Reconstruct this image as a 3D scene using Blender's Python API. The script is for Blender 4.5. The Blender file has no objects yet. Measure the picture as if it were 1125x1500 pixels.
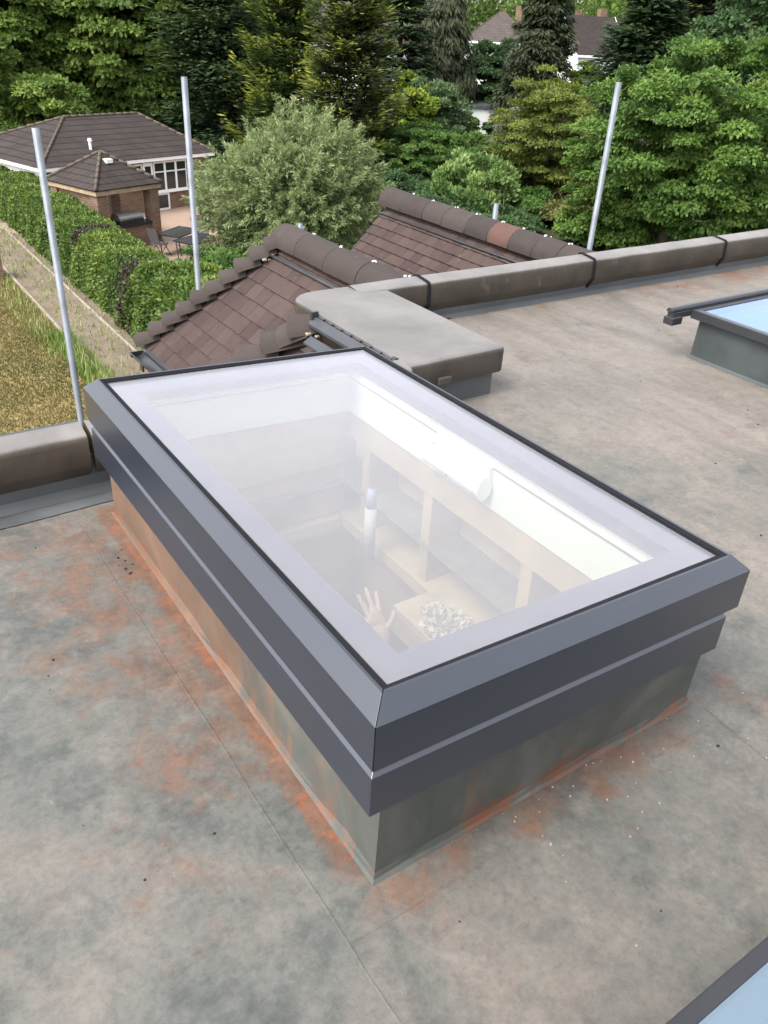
import bpy, math, random
import numpy as np
from mathutils import Vector, Matrix
rng = np.random.default_rng(7)
random.seed(7)
SC = bpy.context.scene
COL = SC.collection

# ------------------------------------------------------------------ camera, sky, sun, exposure
CAM = (-0.6107, -0.8166, 1.4892)
cd = bpy.data.cameras.new('camera')
cam = bpy.data.objects.new('camera', cd)
COL.objects.link(cam)
def cam_axes(yaw, pitch, roll):
    f = Vector((math.sin(yaw)*math.cos(pitch), math.cos(yaw)*math.cos(pitch), -math.sin(pitch)))
    r = f.cross(Vector((0, 0, 1))).normalized()
    u = r.cross(f)
    c, s = math.cos(roll), math.sin(roll)
    return c*r + s*u, -s*r + c*u, f
cr, cu, cf = cam_axes(0.6185, 0.5464, 0.0587)
mw = Matrix((cr, cu, -cf)).transposed().to_4x4()
mw.translation = CAM
cam.matrix_world = mw
cd.sensor_fit = 'HORIZONTAL'
cd.sensor_width = 36.0
cd.lens = 36.0*1190.48/1125.0
cd.clip_start = 0.05
cd.clip_end = 1000.0
SC.camera = cam

SUN_EL, SUN_AZ = 54.0, -98.0          # azimuth from +Y towards +X
world = bpy.data.worlds.new('World')
SC.world = world
world.use_nodes = True
wn, wl = world.node_tree.nodes, world.node_tree.links
bg = wn['Background']
sky = wn.new('ShaderNodeTexSky')
sky.sky_type = 'NISHITA'
sky.sun_disc = False
sky.sun_elevation = math.radians(SUN_EL)
sky.sun_rotation = math.radians(SUN_AZ)
sky.air_density = 1.0
sky.dust_density = 3.0
sky.ozone_density = 1.0
hs = wn.new('ShaderNodeHueSaturation')
hs.inputs['Saturation'].default_value = 0.24
wl.new(sky.outputs['Color'], hs.inputs['Color'])
wl.new(hs.outputs['Color'], bg.inputs['Color'])
bg.inputs['Strength'].default_value = 0.15

sd = bpy.data.lights.new('sun', 'SUN')
sun = bpy.data.objects.new('sun', sd)
COL.objects.link(sun)
sd.energy = 0.95
sd.angle = math.radians(24)
sd.color = (1.0, 0.95, 0.88)
az, el = math.radians(SUN_AZ), math.radians(SUN_EL)
to_sun = Vector((math.sin(az)*math.cos(el), math.cos(az)*math.cos(el), math.sin(el)))
sun.rotation_euler = to_sun.to_track_quat('Z', 'Y').to_euler()

SC.view_settings.view_transform = 'Standard'
SC.view_settings.look = 'None'
SC.view_settings.gamma = 1.0
SC.view_settings.use_curve_mapping = False
SC.view_settings.exposure = 1.82
try:
    SC.cycles.use_denoising = True
    SC.cycles.max_bounces = 8
    SC.cycles.transparent_max_bounces = 12
except Exception:
    pass

# ------------------------------------------------------------------ materials
def lin(*c):
    return tuple(((v/255)/12.92 if v/255 <= .04045 else ((v/255+.055)/1.055)**2.4) for v in c)

class NT:
    """small node-tree helper"""
    def __init__(self, name):
        self.m = bpy.data.materials.new(name)
        self.m.use_nodes = True
        self.t = self.m.node_tree
        self.n, self.l = self.t.nodes, self.t.links
        self.b = self.n['Principled BSDF']
        self.out = self.n['Material Output']
        self.tc = None
    def node(self, typ, **kw):
        nd = self.n.new(typ)
        for k, v in kw.items():
            setattr(nd, k, v)
        return nd
    def put(self, sock, v):
        if hasattr(v, 'is_output'):
            self.l.new(v, sock)
        else:
            if isinstance(v, (tuple, list)) and len(v) == 3 and sock.type == 'RGBA':
                v = (*v, 1.0)
            sock.default_value = v
    def coord(self, kind='Object'):
        if self.tc is None:
            self.tc = self.node('ShaderNodeTexCoord')
        return self.tc.outputs[kind]
    def pos(self):
        return self.node('ShaderNodeNewGeometry').outputs['Position']
    def noise(self, scale, detail=4, rough=.55, vec=None, dist=0.0, stretch=None):
        v = vec if vec is not None else self.coord()
        if stretch:
            mp = self.node('ShaderNodeMapping')
            mp.inputs['Scale'].default_value = stretch
            self.l.new(v, mp.inputs['Vector'])
            v = mp.outputs[0]
        nd = self.node('ShaderNodeTexNoise')
        self.l.new(v, nd.inputs['Vector'])
        nd.inputs['Scale'].default_value = scale
        nd.inputs['Detail'].default_value = detail
        nd.inputs['Roughness'].default_value = rough
        nd.inputs['Distortion'].default_value = dist
        return nd.outputs['Fac']
    def ramp(self, fac, stops, interp='LINEAR'):
        nd = self.node('ShaderNodeValToRGB')
        nd.color_ramp.interpolation = interp
        e = nd.color_ramp.elements
        while len(e) < len(stops):
            e.new(0.5)
        for i, (p, c) in enumerate(stops):
            e[i].position = p
            if isinstance(c, (int, float)):
                c = (c, c, c)
            e[i].color = (*c, 1)
        self.l.new(fac, nd.inputs['Fac'])
        return nd.outputs['Color']
    def mix(self, fac, a, b, blend='MIX'):
        nd = self.node('ShaderNodeMix', data_type='RGBA', blend_type=blend)
        self.put(nd.inputs[0], fac)
        self.put(nd.inputs[6], a)
        self.put(nd.inputs[7], b)
        return nd.outputs[2]
    def math(self, op, a, b=0.0, clamp=False):
        nd = self.node('ShaderNodeMath', operation=op, use_clamp=clamp)
        self.put(nd.inputs[0], a)
        self.put(nd.inputs[1], b)
        return nd.outputs[0]
    def sep(self, v):
        nd = self.node('ShaderNodeSeparateXYZ')
        self.l.new(v, nd.inputs[0])
        return nd.outputs
    def mrange(self, v, a, b, c=0.0, d=1.0):
        nd = self.node('ShaderNodeMapRange')
        nd.interpolation_type = 'SMOOTHSTEP'
        self.put(nd.inputs['Value'], v)
        nd.inputs['From Min'].default_value = a
        nd.inputs['From Max'].default_value = b
        nd.inputs['To Min'].default_value = c
        nd.inputs['To Max'].default_value = d
        return nd.outputs[0]
    def bump(self, h, strength=.3, dist=.01):
        nd = self.node('ShaderNodeBump')
        nd.inputs['Strength'].default_value = strength
        nd.inputs['Distance'].default_value = dist
        self.l.new(h, nd.inputs['Height'])
        self.l.new(nd.outputs[0], self.b.inputs['Normal'])
    def set(self, **kw):
        names = dict(color='Base Color', rough='Roughness', metal='Metallic', spec='Specular IOR Level', coat='Coat Weight')
        for k, v in kw.items():
            self.put(self.b.inputs[names[k]], v)
        return self

def plain(name, col, rough=.6, var=.12, scale=6.0, metal=0.0, spec=.5, bump=0.0, rnd=0.0):
    t = NT(name)
    n = t.noise(scale, 5)
    c1 = tuple(v*(1-var) for v in col); c2 = tuple(min(1, v*(1+var)) for v in col)
    c = t.ramp(n, [(.3, c1), (.7, c2)])
    if rnd:
        oi = t.node('ShaderNodeObjectInfo').outputs['Random']
        k = t.mrange(oi, 0, 1, 1-rnd, 1+rnd)
        hsv = t.node('ShaderNodeHueSaturation')
        t.l.new(k, hsv.inputs['Value']); t.l.new(c, hsv.inputs['Color'])
        c = hsv.outputs[0]
    t.set(color=c, rough=rough, metal=metal, spec=spec)
    if bump:
        t.bump(t.noise(scale*8, 4), bump, .005)
    return t.m

def leafmat(name, stops, trans=.3, rough=.55, spec=.25):
    """leaf colour from the per-leaf 'tint' attribute"""
    t = NT(name)
    a = t.node('ShaderNodeAttribute', attribute_name='tint')
    c = t.ramp(a.outputs['Fac'], stops)
    t.set(color=c, rough=rough, spec=spec)
    tr = t.node('ShaderNodeBsdfTranslucent')
    t.l.new(c, tr.inputs['Color'])
    mx = t.node('ShaderNodeMixShader')
    mx.inputs[0].default_value = trans
    t.l.new(t.b.outputs[0], mx.inputs[1]); t.l.new(tr.outputs[0], mx.inputs[2])
    t.l.new(mx.outputs[0], t.out.inputs['Surface'])
    return t.m

def m_roof():
    t = NT('roof_membrane')
    P = t.pos()
    x, y, z = t.sep(P)
    big = t.noise(0.9, 8, .66, P, .15)
    mid = t.noise(4.2, 10, .74, P, .12)
    bl2_ = t.noise(11, 9, .75, P, .2)
    fine = t.noise(60, 6, .75, P)
    streak = t.noise(3.2, 6, .65, P, .5, (1.5, .45, 1))
    grey = t.ramp(mid, [(.34, (.050, .054, .050)), (.45, (.080, .085, .079)), (.52, (.103, .104, .095)), (.62, (.114, .110, .098)), (.70, (.146, .136, .119))])
    beige = t.ramp(streak, [(.3, (.112, .101, .089)), (.7, (.188, .164, .141))])
    # the far right of the roof is more weathered and dusty
    far = t.math('ADD', t.mrange(x, .7, 3.2, .01, .22), t.mrange(y, .6, 2.8, 0, .10))
    mb = t.mrange(t.math('ADD', t.math('ADD', t.math('MULTIPLY', big, .75), t.math('MULTIPLY', bl2_, .25)), far), .47, .66)
    c = t.mix(mb, grey, beige)
    # orange brick dust: in blotches, and washed into the corner round the near kerb
    bl = t.noise(2.4, 10, .74, P, .25)
    bl2 = t.noise(7.5, 9, .75, P, .2)
    left = t.math('MULTIPLY', t.mrange(x, -.62, -.18), t.mrange(x, .04, -.06))
    left = t.math('MULTIPLY', left, t.math('MULTIPLY', t.mrange(y, .0, .5), t.mrange(y, 1.72, 1.5)))
    near = t.math('MULTIPLY', t.mrange(y, -.17, -.015), t.mrange(y, .05, .0))
    near = t.math('MULTIPLY', near, t.math('MULTIPLY', t.mrange(x, -.25, .05), t.mrange(x, 1.4, 1.0)))
    reg = t.math('MAXIMUM', t.math('MULTIPLY', left, .12), t.math('MULTIPLY', near, .11))
    hug = t.math('MULTIPLY', t.mrange(x, -.10, -.015), t.mrange(x, .03, .0))
    hug = t.math('MULTIPLY', hug, t.math('MULTIPLY', t.mrange(y, -.1, .1), t.mrange(y, 1.75, 1.6)))
    reg = t.math('MAXIMUM', reg, t.math('MULTIPLY', hug, .26))
    back = t.math('MULTIPLY', t.mrange(y, 2.35, 2.75), t.mrange(x, 2.9, 4.2))
    reg = t.math('MAXIMUM', reg, t.math('MULTIPLY', back, .11))
    s = t.math('ADD', t.math('ADD', t.math('MULTIPLY', bl, .6), t.math('MULTIPLY', bl2, .4)), reg)
    m1 = t.mrange(s, .545, .70, 0, .75)
    rust = t.ramp(bl2, [(.3, (.095, .053, .036)), (.7, (.172, .080, .045))])
    c = t.mix(m1, c, rust)
    m2 = t.mrange(t.math('ADD', t.math('MULTIPLY', t.noise(9, 6, .7, P, 1.0), .8), t.math('MULTIPLY', reg, .9)), .60, .72, 0, .85)
    c = t.mix(m2, c, (.215, .075, .036))
    # pale scuffs
    sc = t.noise(13, 9, .8, P, .5)
    c = t.mix(t.mrange(sc, .60, .74, 0, .5), c, (.25, .225, .19))
    # dark blotches of damp dirt
    dk = t.noise(3.1, 10, .75, P, .15)
    c = t.mix(t.mrange(dk, .57, .66, 0, .42), c, (.055, .060, .057))
    # tide marks left by drying puddles
    td = t.noise(1.5, 5, .5, P, .3)
    ln = t.math('ABSOLUTE', t.math('SUBTRACT', td, .47))
    c = t.mix(t.math('MULTIPLY', t.mrange(ln, .020, .0, 0, .16), t.mrange(bl2_, .42, .55)), c, (.235, .215, .185))
    ln2 = t.math('ABSOLUTE', t.math('SUBTRACT', t.noise(2.3, 5, .5, P, .3), .56))
    c = t.mix(t.math('MULTIPLY', t.mrange(ln2, .018, .0, 0, .18), t.mrange(bl2_, .58, .45)), c, (.062, .062, .056))
    c = t.mix(.75, c, t.ramp(fine, [(.28, .62), (.5, .94), (.72, 1.12)]), 'MULTIPLY')
    smud = t.noise(19, 8, .8, P, .3)
    c = t.mix(.7, c, t.ramp(smud, [(.3, .66), (.5, .97), (.68, 1.12)]), 'MULTIPLY')
    scr = t.noise(9, 6, .8, P, .2, (7, .8, 1))
    c = t.mix(t.mrange(scr, .66, .74, 0, .45), c, (.27, .24, .205))
    scr2 = t.noise(8, 6, .8, P, .2, (.9, 6, 1))
    c = t.mix(t.mrange(scr2, .67, .75, 0, .4), c, (.05, .053, .05))
    t.set(color=c, rough=t.mrange(mid, .3, .7, .5, .75), spec=.4)
    t.bump(t.math('ADD', t.math('MULTIPLY', mid, 1.0), t.math('MULTIPLY', fine, .25)), .25, .012)
    return t.m

def m_kerb():
    t = NT('kerb_membrane')
    P = t.pos()
    x, y, z = t.sep(P)
    n = t.noise(4, 7, .65, P, .5)
    st = t.noise(7, 6, .65, P, .4, (1, 1, .35))
    c = t.ramp(n, [(.3, (.050, .057, .053)), (.55, (.080, .084, .076)), (.75, (.125, .118, .10))])
    lf = t.math('MULTIPLY', t.mrange(x, .05, -.005), t.mrange(y, -.2, 1.2, .05, .37))
    s = t.math('ADD', st, lf)
    c = t.mix(t.mrange(s, .60, .80, 0, .85), c, t.ramp(n, [(.3, (.105, .070, .048)), (.7, (.185, .105, .066))]))
    s2 = t.math('ADD', t.noise(6, 6, .7, P, .8), t.mrange(z, .09, .0, 0, .14))
    c = t.mix(t.mrange(s2, .62, .74, 0, .8), c, (.16, .065, .036))
    sc = t.noise(16, 8, .75, P, 1.4, (1, 1, .5))
    c = t.mix(t.mrange(sc, .64, .74, 0, .6), c, (.22, .205, .175))
    t.set(color=c, rough=.62, spec=.35)
    t.bump(t.noise(7, 5, .6, P), .4, .01)
    return t.m

def m_lead(name, base, brown, thr):
    """weathered cast coping: grey skin, shade of upright faces painted in brown, dark specks"""
    t = NT(name)
    P = t.pos()
    n = t.noise(3, 7, .65, P, .5)
    b = t.noise(1.6, 6, .6, P, .4)
    c = t.ramp(n, [(.3, tuple(v*.72 for v in base)), (.7, tuple(v*1.15 for v in base))])
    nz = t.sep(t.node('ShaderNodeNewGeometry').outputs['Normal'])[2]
    # upright faces painted darker brown: their shade is put into the colour
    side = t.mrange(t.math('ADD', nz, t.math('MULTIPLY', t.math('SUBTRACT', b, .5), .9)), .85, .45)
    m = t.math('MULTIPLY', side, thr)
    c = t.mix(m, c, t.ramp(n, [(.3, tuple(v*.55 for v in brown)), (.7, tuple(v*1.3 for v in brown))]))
    sp = t.noise(30, 5, .7, P)
    c = t.mix(t.mrange(sp, .6, .75, 0, .35), c, (.07, .062, .052))
    wh = t.noise(5, 7, .7, P, 1.0)
    c = t.mix(t.mrange(wh, .6, .72, 0, .3), c, (.27, .255, .23))
    t.set(color=c, rough=.5, spec=.45)
    t.bump(t.noise(6, 5, .6, P), .35, .015)
    return t.m

def m_tile(name, c1, c2, c3):
    t = NT(name)
    oi = t.node('ShaderNodeObjectInfo').outputs['Random']
    P = t.pos()
    n = t.noise(9, 6, .65, P, .6)
    k = t.math('ADD', t.math('MULTIPLY', oi, .45), t.math('MULTIPLY', n, .6))
    c = t.ramp(k, [(.15, c1), (.5, c2), (.95, c3)])
    sp = t.noise(55, 4, .7, P)
    c = t.mix(t.mrange(sp, .55, .75, 0, .45), c, tuple(v*.5 for v in c1))
    li = t.noise(11, 8, .8, P, .6)
    c = t.mix(t.mrange(li, .60, .68, 0, .45), c, (.145, .128, .105))
    ms = t.noise(4, 8, .75, P, .4)
    c = t.mix(t.mrange(ms, .58, .70, 0, .5), c, (.034, .032, .022))
    t.set(color=c, rough=.85, spec=.18)
    t.bump(t.math('ADD', n, t.math('MULTIPLY', sp, .4)), .45, .006)
    return t.m

def m_glass(name, refl, tint, tcol, haze=.05):
    """coated double glazing: clear with a mirror-like solar coating that catches the sky"""
    t = NT(name)
    t.n.remove(t.b)
    gl = t.node('ShaderNodeBsdfGlossy')
    gl.inputs['Color'].default_value = (*tint, 1)
    gl.inputs['Roughness'].default_value = .015
    tr = t.node('ShaderNodeBsdfTransparent')
    tr.inputs['Color'].default_value = (*tcol, 1)
    lw = t.node('ShaderNodeLayerWeight')
    lw.inputs['Blend'].default_value = .5
    fr = t.math('ADD', t.math('MULTIPLY', t.math('POWER', lw.outputs['Facing'], 5.0), .9), .03)
    mx = t.node('ShaderNodeMixShader')
    f = t.math('ADD', fr, refl, True)
    t.l.new(f, mx.inputs[0])
    t.l.new(tr.outputs[0], mx.inputs[1]); t.l.new(gl.outputs[0], mx.inputs[2])
    # milky veil of reflected sky put in as a thin pale diffuse film
    df = t.node('ShaderNodeBsdfDiffuse')
    df.inputs['Color'].default_value = (.80, .775, .74, 1)
    m2 = t.node('ShaderNodeMixShader')
    dn = t.noise(5, 7, .7, t.pos(), .6)
    t.l.new(t.math('MULTIPLY', t.mrange(dn, .25, .8, .88, 1.14), haze), m2.inputs[0])
    t.l.new(mx.outputs[0], m2.inputs[1]); t.l.new(df.outputs[0], m2.inputs[2])
    t.l.new(m2.outputs[0], t.out.inputs['Surface'])
    return t.m

def m_powder():
    t = NT('anthracite_powder_coat')
    n = t.noise(2.0, 4, .5)
    t.set(color=t.ramp(n, [(.3, (.015, .0185, .029)), (.7, (.018, .022, .034))]), rough=.34, metal=0.0, spec=1.0)
    t.bump(t.noise(240, 2), .04, .002)
    return t.m

def m_brick(name, s=1.0):
    t = NT(name)
    br = t.node('ShaderNodeTexBrick')
    mp = t.node('ShaderNodeMapping')
    mp.inputs['Rotation'].default_value = (math.radians(90), 0, 0)
    x, y, z = t.sep(t.coord())
    cb = t.node('ShaderNodeCombineXYZ')
    t.l.new(t.math('ADD', x, y), cb.inputs[0]); t.l.new(z, cb.inputs[1])
    t.l.new(cb.outputs[0], br.inputs['Vector'])
    br.inputs['Scale'].default_value = 1.0
    br.inputs['Brick Width'].default_value = .225*s
    br.inputs['Row Height'].default_value = .075*s
    br.inputs['Mortar Size'].default_value = .011*s
    br.inputs['Color1'].default_value = (.15, .078, .05, 1)
    br.inputs['Color2'].default_value = (.22, .125, .078, 1)
    br.inputs['Mortar'].default_value = (.22, .185, .145, 1)
    c = t.mix(.5, br.outputs['Color'], t.ramp(t.noise(3, 5), [(.3, .55), (.7, 1.0)]), 'MULTIPLY')
    t.set(color=c, rough=.85, spec=.2)
    return t.m

def m_farroof(name, a, b, row):
    t = NT(name)
    x, y, z = t.sep(t.coord())
    br = t.node('ShaderNodeTexBrick')
    cb = t.node('ShaderNodeCombineXYZ')
    t.l.new(t.math('ADD', x, y), cb.inputs[0]); t.l.new(z, cb.inputs[1])
    t.l.new(cb.outputs[0], br.inputs['Vector'])
    br.inputs['Scale'].default_value = 1.0
    br.inputs['Brick Width'].default_value = .33
    br.inputs['Row Height'].default_value = row
    br.inputs['Mortar Size'].default_value = .012
    br.inputs['Color1'].default_value = (*a, 1)
    br.inputs['Color2'].default_value = (*b, 1)
    br.inputs['Mortar'].default_value = (*[v*.5 for v in a], 1)
    c = t.mix(.45, br.outputs['Color'], t.ramp(t.noise(1.3, 6, .65), [(.3, .6), (.7, 1.0)]), 'MULTIPLY')
    t.set(color=c, rough=.9, spec=.12)
    return t.m

def m_ground(name, stops, s1=.6, s2=9, bump=.4):
    t = NT(name)
    P = t.pos()
    n = t.math('ADD', t.math('MULTIPLY', t.noise(s1, 7, .65, P, .5), .6), t.math('MULTIPLY', t.noise(s2, 5, .7, P), .4))
    t.set(color=t.ramp(n, stops), rough=.95, spec=.1)
    t.bump(t.noise(s2*2, 5, .7, P), bump, .05)
    return t.m

M = {}
M['roof'] = m_roof()
M['kerb'] = m_kerb()
M['coping'] = m_lead('coping_skin', (.158, .147, .138), (.056, .045, .035), 1.0)
M['slab'] = m_lead('coping_slab_skin', (.132, .124, .117), (.046, .038, .031), 1.0)
M['upstand'] = plain('upstand_membrane', (.058, .064, .068), .6, .25, 3, bump=.3)
M['brown_cope'] = plain('brown_coping_lug', (.05, .042, .034), .7, .2)
M['rim'] = plain('matt_dark_rim', (.022, .022, .026), .6, .08, spec=.35)
M['kerb_dark'] = plain('dark_kerb_membrane', (.036, .043, .044), .6, .3, 4, bump=.3)
M['lap'] = plain('upstand_lap_membrane', (.070, .075, .077), .6, .35, 4, bump=.3)
M['powder'] = m_powder()
M['gasket'] = plain('rubber_gasket', (.012, .012, .014), .85, .15, spec=.15)
M['gap'] = plain('black_gap', (.012, .012, .013), .6, .1)
M['glass'] = m_glass('skylight_glass', .098, (.90, .885, 1.0), (.94, .945, .90), .070)
M['glass_pale'] = m_glass('pale_blue_glass', .30, (.74, .90, .98), (.62, .80, .90), .04)
M['glass_blue'] = m_glass('blue_coated_glass', .26, (.56, .70, .96), (.48, .66, .95), .02)
M['frit'] = plain('grey_frit_print', (.018, .018, .070), .5, .03)  # violet of the reflected sky put into the print colour
M['pvc'] = plain('white_pvc', (.64, .67, .65), .35, .02)
M['pvc_grey'] = plain('grey_white_pvc', (.74, .76, .76), .35, .02)
M['lining'] = plain('white_lining', (.56, .60, .565), .5, .02)
M['steel'] = plain('galvanised_steel', (.155, .172, .195), .55, .25, 5, metal=.3)
M['steel_dull'] = plain('dull_metal', (.30, .28, .26), .4, .1, 5, metal=.6)
M['timber'] = plain('new_timber', (.33, .255, .165), .75, .2, 5)
M['timber_dk'] = plain('old_timber', (.30, .215, .135), .8, .25, 5)
M['plaster'] = plain('bare_plaster', (.40, .305, .205), .85, .15, 2)
M['wool_dim'] = plain('grey_white_wool', (.40, .37, .33), .9, .12)
M['can_blue'] = plain('dull_blue_cap', (.20, .24, .36), .6, .1)
M['can'] = plain('pale_blue_can', (.33, .35, .37), .6, .1)
M['wool'] = plain('white_wool', (.78, .78, .76), .9, .08)
M['tile'] = m_tile('plain_clay_tile', (.036, .025, .0235), (.053, .036, .0325), (.074, .051, .0455))
M['ridge'] = m_tile('ridge_clay_tile', (.034, .028, .026), (.046, .037, .034), (.062, .050, .045))
M['ridge_red'] = m_tile('red_ridge_clay', (.075, .043, .036), (.092, .052, .043), (.12, .066, .054))
M['mortar'] = plain('pale_mortar', (.27, .23, .185), .9, .2, 20)
M['black_pvc'] = plain('black_upvc', (.025, .027, .03), .35, .15)
M['lead_dk'] = plain('dark_flashing', (.036, .040, .046), .5, .2)
M['brick'] = m_brick('red_brown_brick')
M['white'] = plain('white_paint', (.78, .78, .76), .5, .05)
M['pane'] = plain('dark_window_pane', (.02, .024, .028), .08, .1, spec=.6)
M['slate'] = m_farroof('brown_tiled_roof', (.040, .033, .031), (.052, .043, .040), .16)
M['farroof'] = m_farroof('far_tiled_roof', (.075, .062, .058), (.092, .076, .071), .3)
M['hipcap'] = plain('tan_hip_tiles', (.080, .060, .044), .9, .25, 3)
M['render'] = plain('cream_render', (.74, .72, .67), .8, .06, 1)
M['black_metal'] = plain('black_metal', (.022, .022, .024), .4, .1)
M['dark_glass'] = plain('smoked_table_glass', (.03, .034, .033), .15, .1, spec=.6)
M['fabric'] = plain('grey_fabric', (.10, .085, .085), .85, .15)
M['trunk'] = plain('bark', (.085, .065, .048), .95, .35, 8)
M['path'] = m_ground('gravel_ground', [(.3, (.10, .080, .058)), (.5, (.165, .132, .10)), (.7, (.23, .19, .15))], 1.2, 14)
M['lawn'] = m_ground('dry_lawn_ground', [(.34, (.085, .095, .035)), (.46, (.19, .15, .06)), (.60, (.25, .185, .08))], .55, 5)
M['garden'] = m_ground('garden_ground', [(.35, (.028, .036, .018)), (.55, (.046, .052, .026)), (.7, (.075, .065, .042))], .3, 4)
M['patio'] = m_ground('pink_paving_ground', [(.3, (.22, .155, .12)), (.55, (.28, .205, .16)), (.75, (.32, .25, .20))], .8, 5, .1)
M['concrete'] = plain('pale_concrete', (.25, .215, .175), .9, .2, 2)
M['soil'] = m_ground('bare_soil', [(.3, (.20, .14, .09)), (.7, (.36, .27, .19))], 2, 8)
M['jumper'] = plain('blue_jumper', (.09, .16, .36), .9, .15)
M['skin'] = plain('skin', (.36, .235, .185), .5, .06)
M['hair'] = plain('brown_hair', (.07, .045, .03), .6, .2)
M['denim'] = plain('dark_trousers', (.05, .06, .09), .9, .2)

# leaf colours
LM = {}
LM['beech'] = leafmat('mid_green_leaf', [(0, (0.053, 0.098, 0.022)), (.5, (0.126, 0.198, 0.038)), (1, (0.228, 0.300, 0.066))], 0.45)
LM['acer'] = leafmat('bright_green_leaf', [(0, (.034, .076, .015)), (.5, (.092, .168, .031)), (1, (.185, .285, .055))], .42)
LM['willow'] = leafmat('silver_green_leaf', [(0, (.085, .120, .045)), (.5, (.19, .24, .098)), (1, (.36, .41, .20))], .4)
LM['fir'] = leafmat('dark_fir_needle', [(0, (0.028, 0.051, 0.026)), (.55, (0.062, 0.099, 0.041)), (1, (0.174, 0.210, 0.061))], 0.35)
LM['golden'] = leafmat('golden_cypress_leaf', [(0, (0.034, 0.064, 0.022)), (.55, (0.073, 0.118, 0.031)), (1, (0.350, 0.378, 0.063))], 0.4)
LM['cypress'] = leafmat('brown_green_cypress_leaf', [(0, (0.039, 0.059, 0.025)), (.55, (0.078, 0.106, 0.038)), (1, (0.308, 0.336, 0.063))], 0.4)
LM['spruce'] = leafmat('grey_green_spruce_needle', [(0, (0.031, 0.042, 0.019)), (.5, (0.070, 0.083, 0.039)), (1, (0.137, 0.150, 0.072))], 0.3)
LM['cone'] = leafmat('dull_green_cypress_leaf', [(0, (0.027, 0.038, 0.020)), (.5, (0.061, 0.076, 0.038)), (1, (0.121, 0.135, 0.065))], 0.3)
LM['dark'] = leafmat('dark_green_leaf', [(0, (0.029, 0.060, 0.022)), (.5, (0.060, 0.115, 0.041)), (1, (0.119, 0.188, 0.069))], 0.42)
LM['hedge'] = leafmat('hedge_leaf', [(0, (.030, .060, .014)), (.5, (.084, .140, .026)), (1, (.20, .25, .048))])
LM['purple'] = leafmat('purple_leaf', [(0, (.025, .012, .016)), (.5, (.05, .028, .032)), (1, (.085, .055, .05))])
LM['clipped'] = leafmat('clipped_bush_leaf', [(0, (0.041, 0.089, 0.022)), (.5, (0.086, 0.168, 0.036)), (1, (0.168, 0.264, 0.060))], 0.42)
LM['yellow'] = leafmat('yellow_green_leaf', [(0, (.075, .13, .018)), (.5, (.17, .25, .03)), (1, (.30, .36, .045))])
LM['feather'] = leafmat('feathery_yellow_green_leaf', [(0, (.052, .078, .014)), (.5, (.135, .175, .032)), (1, (.24, .275, .058))], .4)
LM['pale'] = leafmat('pale_fresh_leaf', [(0, (.06, .12, .03)), (.5, (.15, .24, .07)), (1, (.28, .37, .13))])
LM['sage'] = leafmat('sage_green_leaf', [(0, (.05, .088, .036)), (.5, (.105, .165, .068)), (1, (.18, .245, .11))])
LM['greybush'] = leafmat('grey_brown_leaf', [(0, (.085, .080, .056)), (.5, (.165, .158, .11)), (1, (.25, .245, .18))])
LM['olive'] = leafmat('olive_brown_leaf', [(0, (0.050, 0.060, 0.018)), (.5, (0.112, 0.122, 0.037)), (1, (0.213, 0.206, 0.062))], 0.4)
LM['copper'] = leafmat('copper_leaf', [(0, (.06, .03, .012)), (.5, (.17, .10, .035)), (1, (.28, .17, .06))])
LM['grass'] = leafmat('dry_grass_blade', [(0, (.078, .095, .032)), (.4, (.132, .125, .048)), (1, (.215, .170, .082))])
LM['weed'] = leafmat('green_weed_blade', [(0, (.09, .16, .03)), (.5, (.18, .25, .06)), (1, (.33, .34, .13))])

# ------------------------------------------------------------------ object helpers
def link(o, parent=None):
    COL.objects.link(o)
    if parent is not None:
        o.parent = parent
        o.matrix_parent_inverse = Matrix.Identity(4)
    return o
def tag(o, label=None, cat=None, group=None, kind=None):
    if label: o['label'] = label
    if cat: o['category'] = cat
    if group: o['group'] = group
    if kind: o['kind'] = kind
    return o
def thing(name, label, cat, loc=(0, 0, 0), rz=0.0, group=None):
    o = bpy.data.objects.new(name, None)
    o.empty_display_size = .2
    COL.objects.link(o)
    o.location = loc
    o.rotation_euler = (0, 0, rz)
    return tag(o, label, cat, group)

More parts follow.
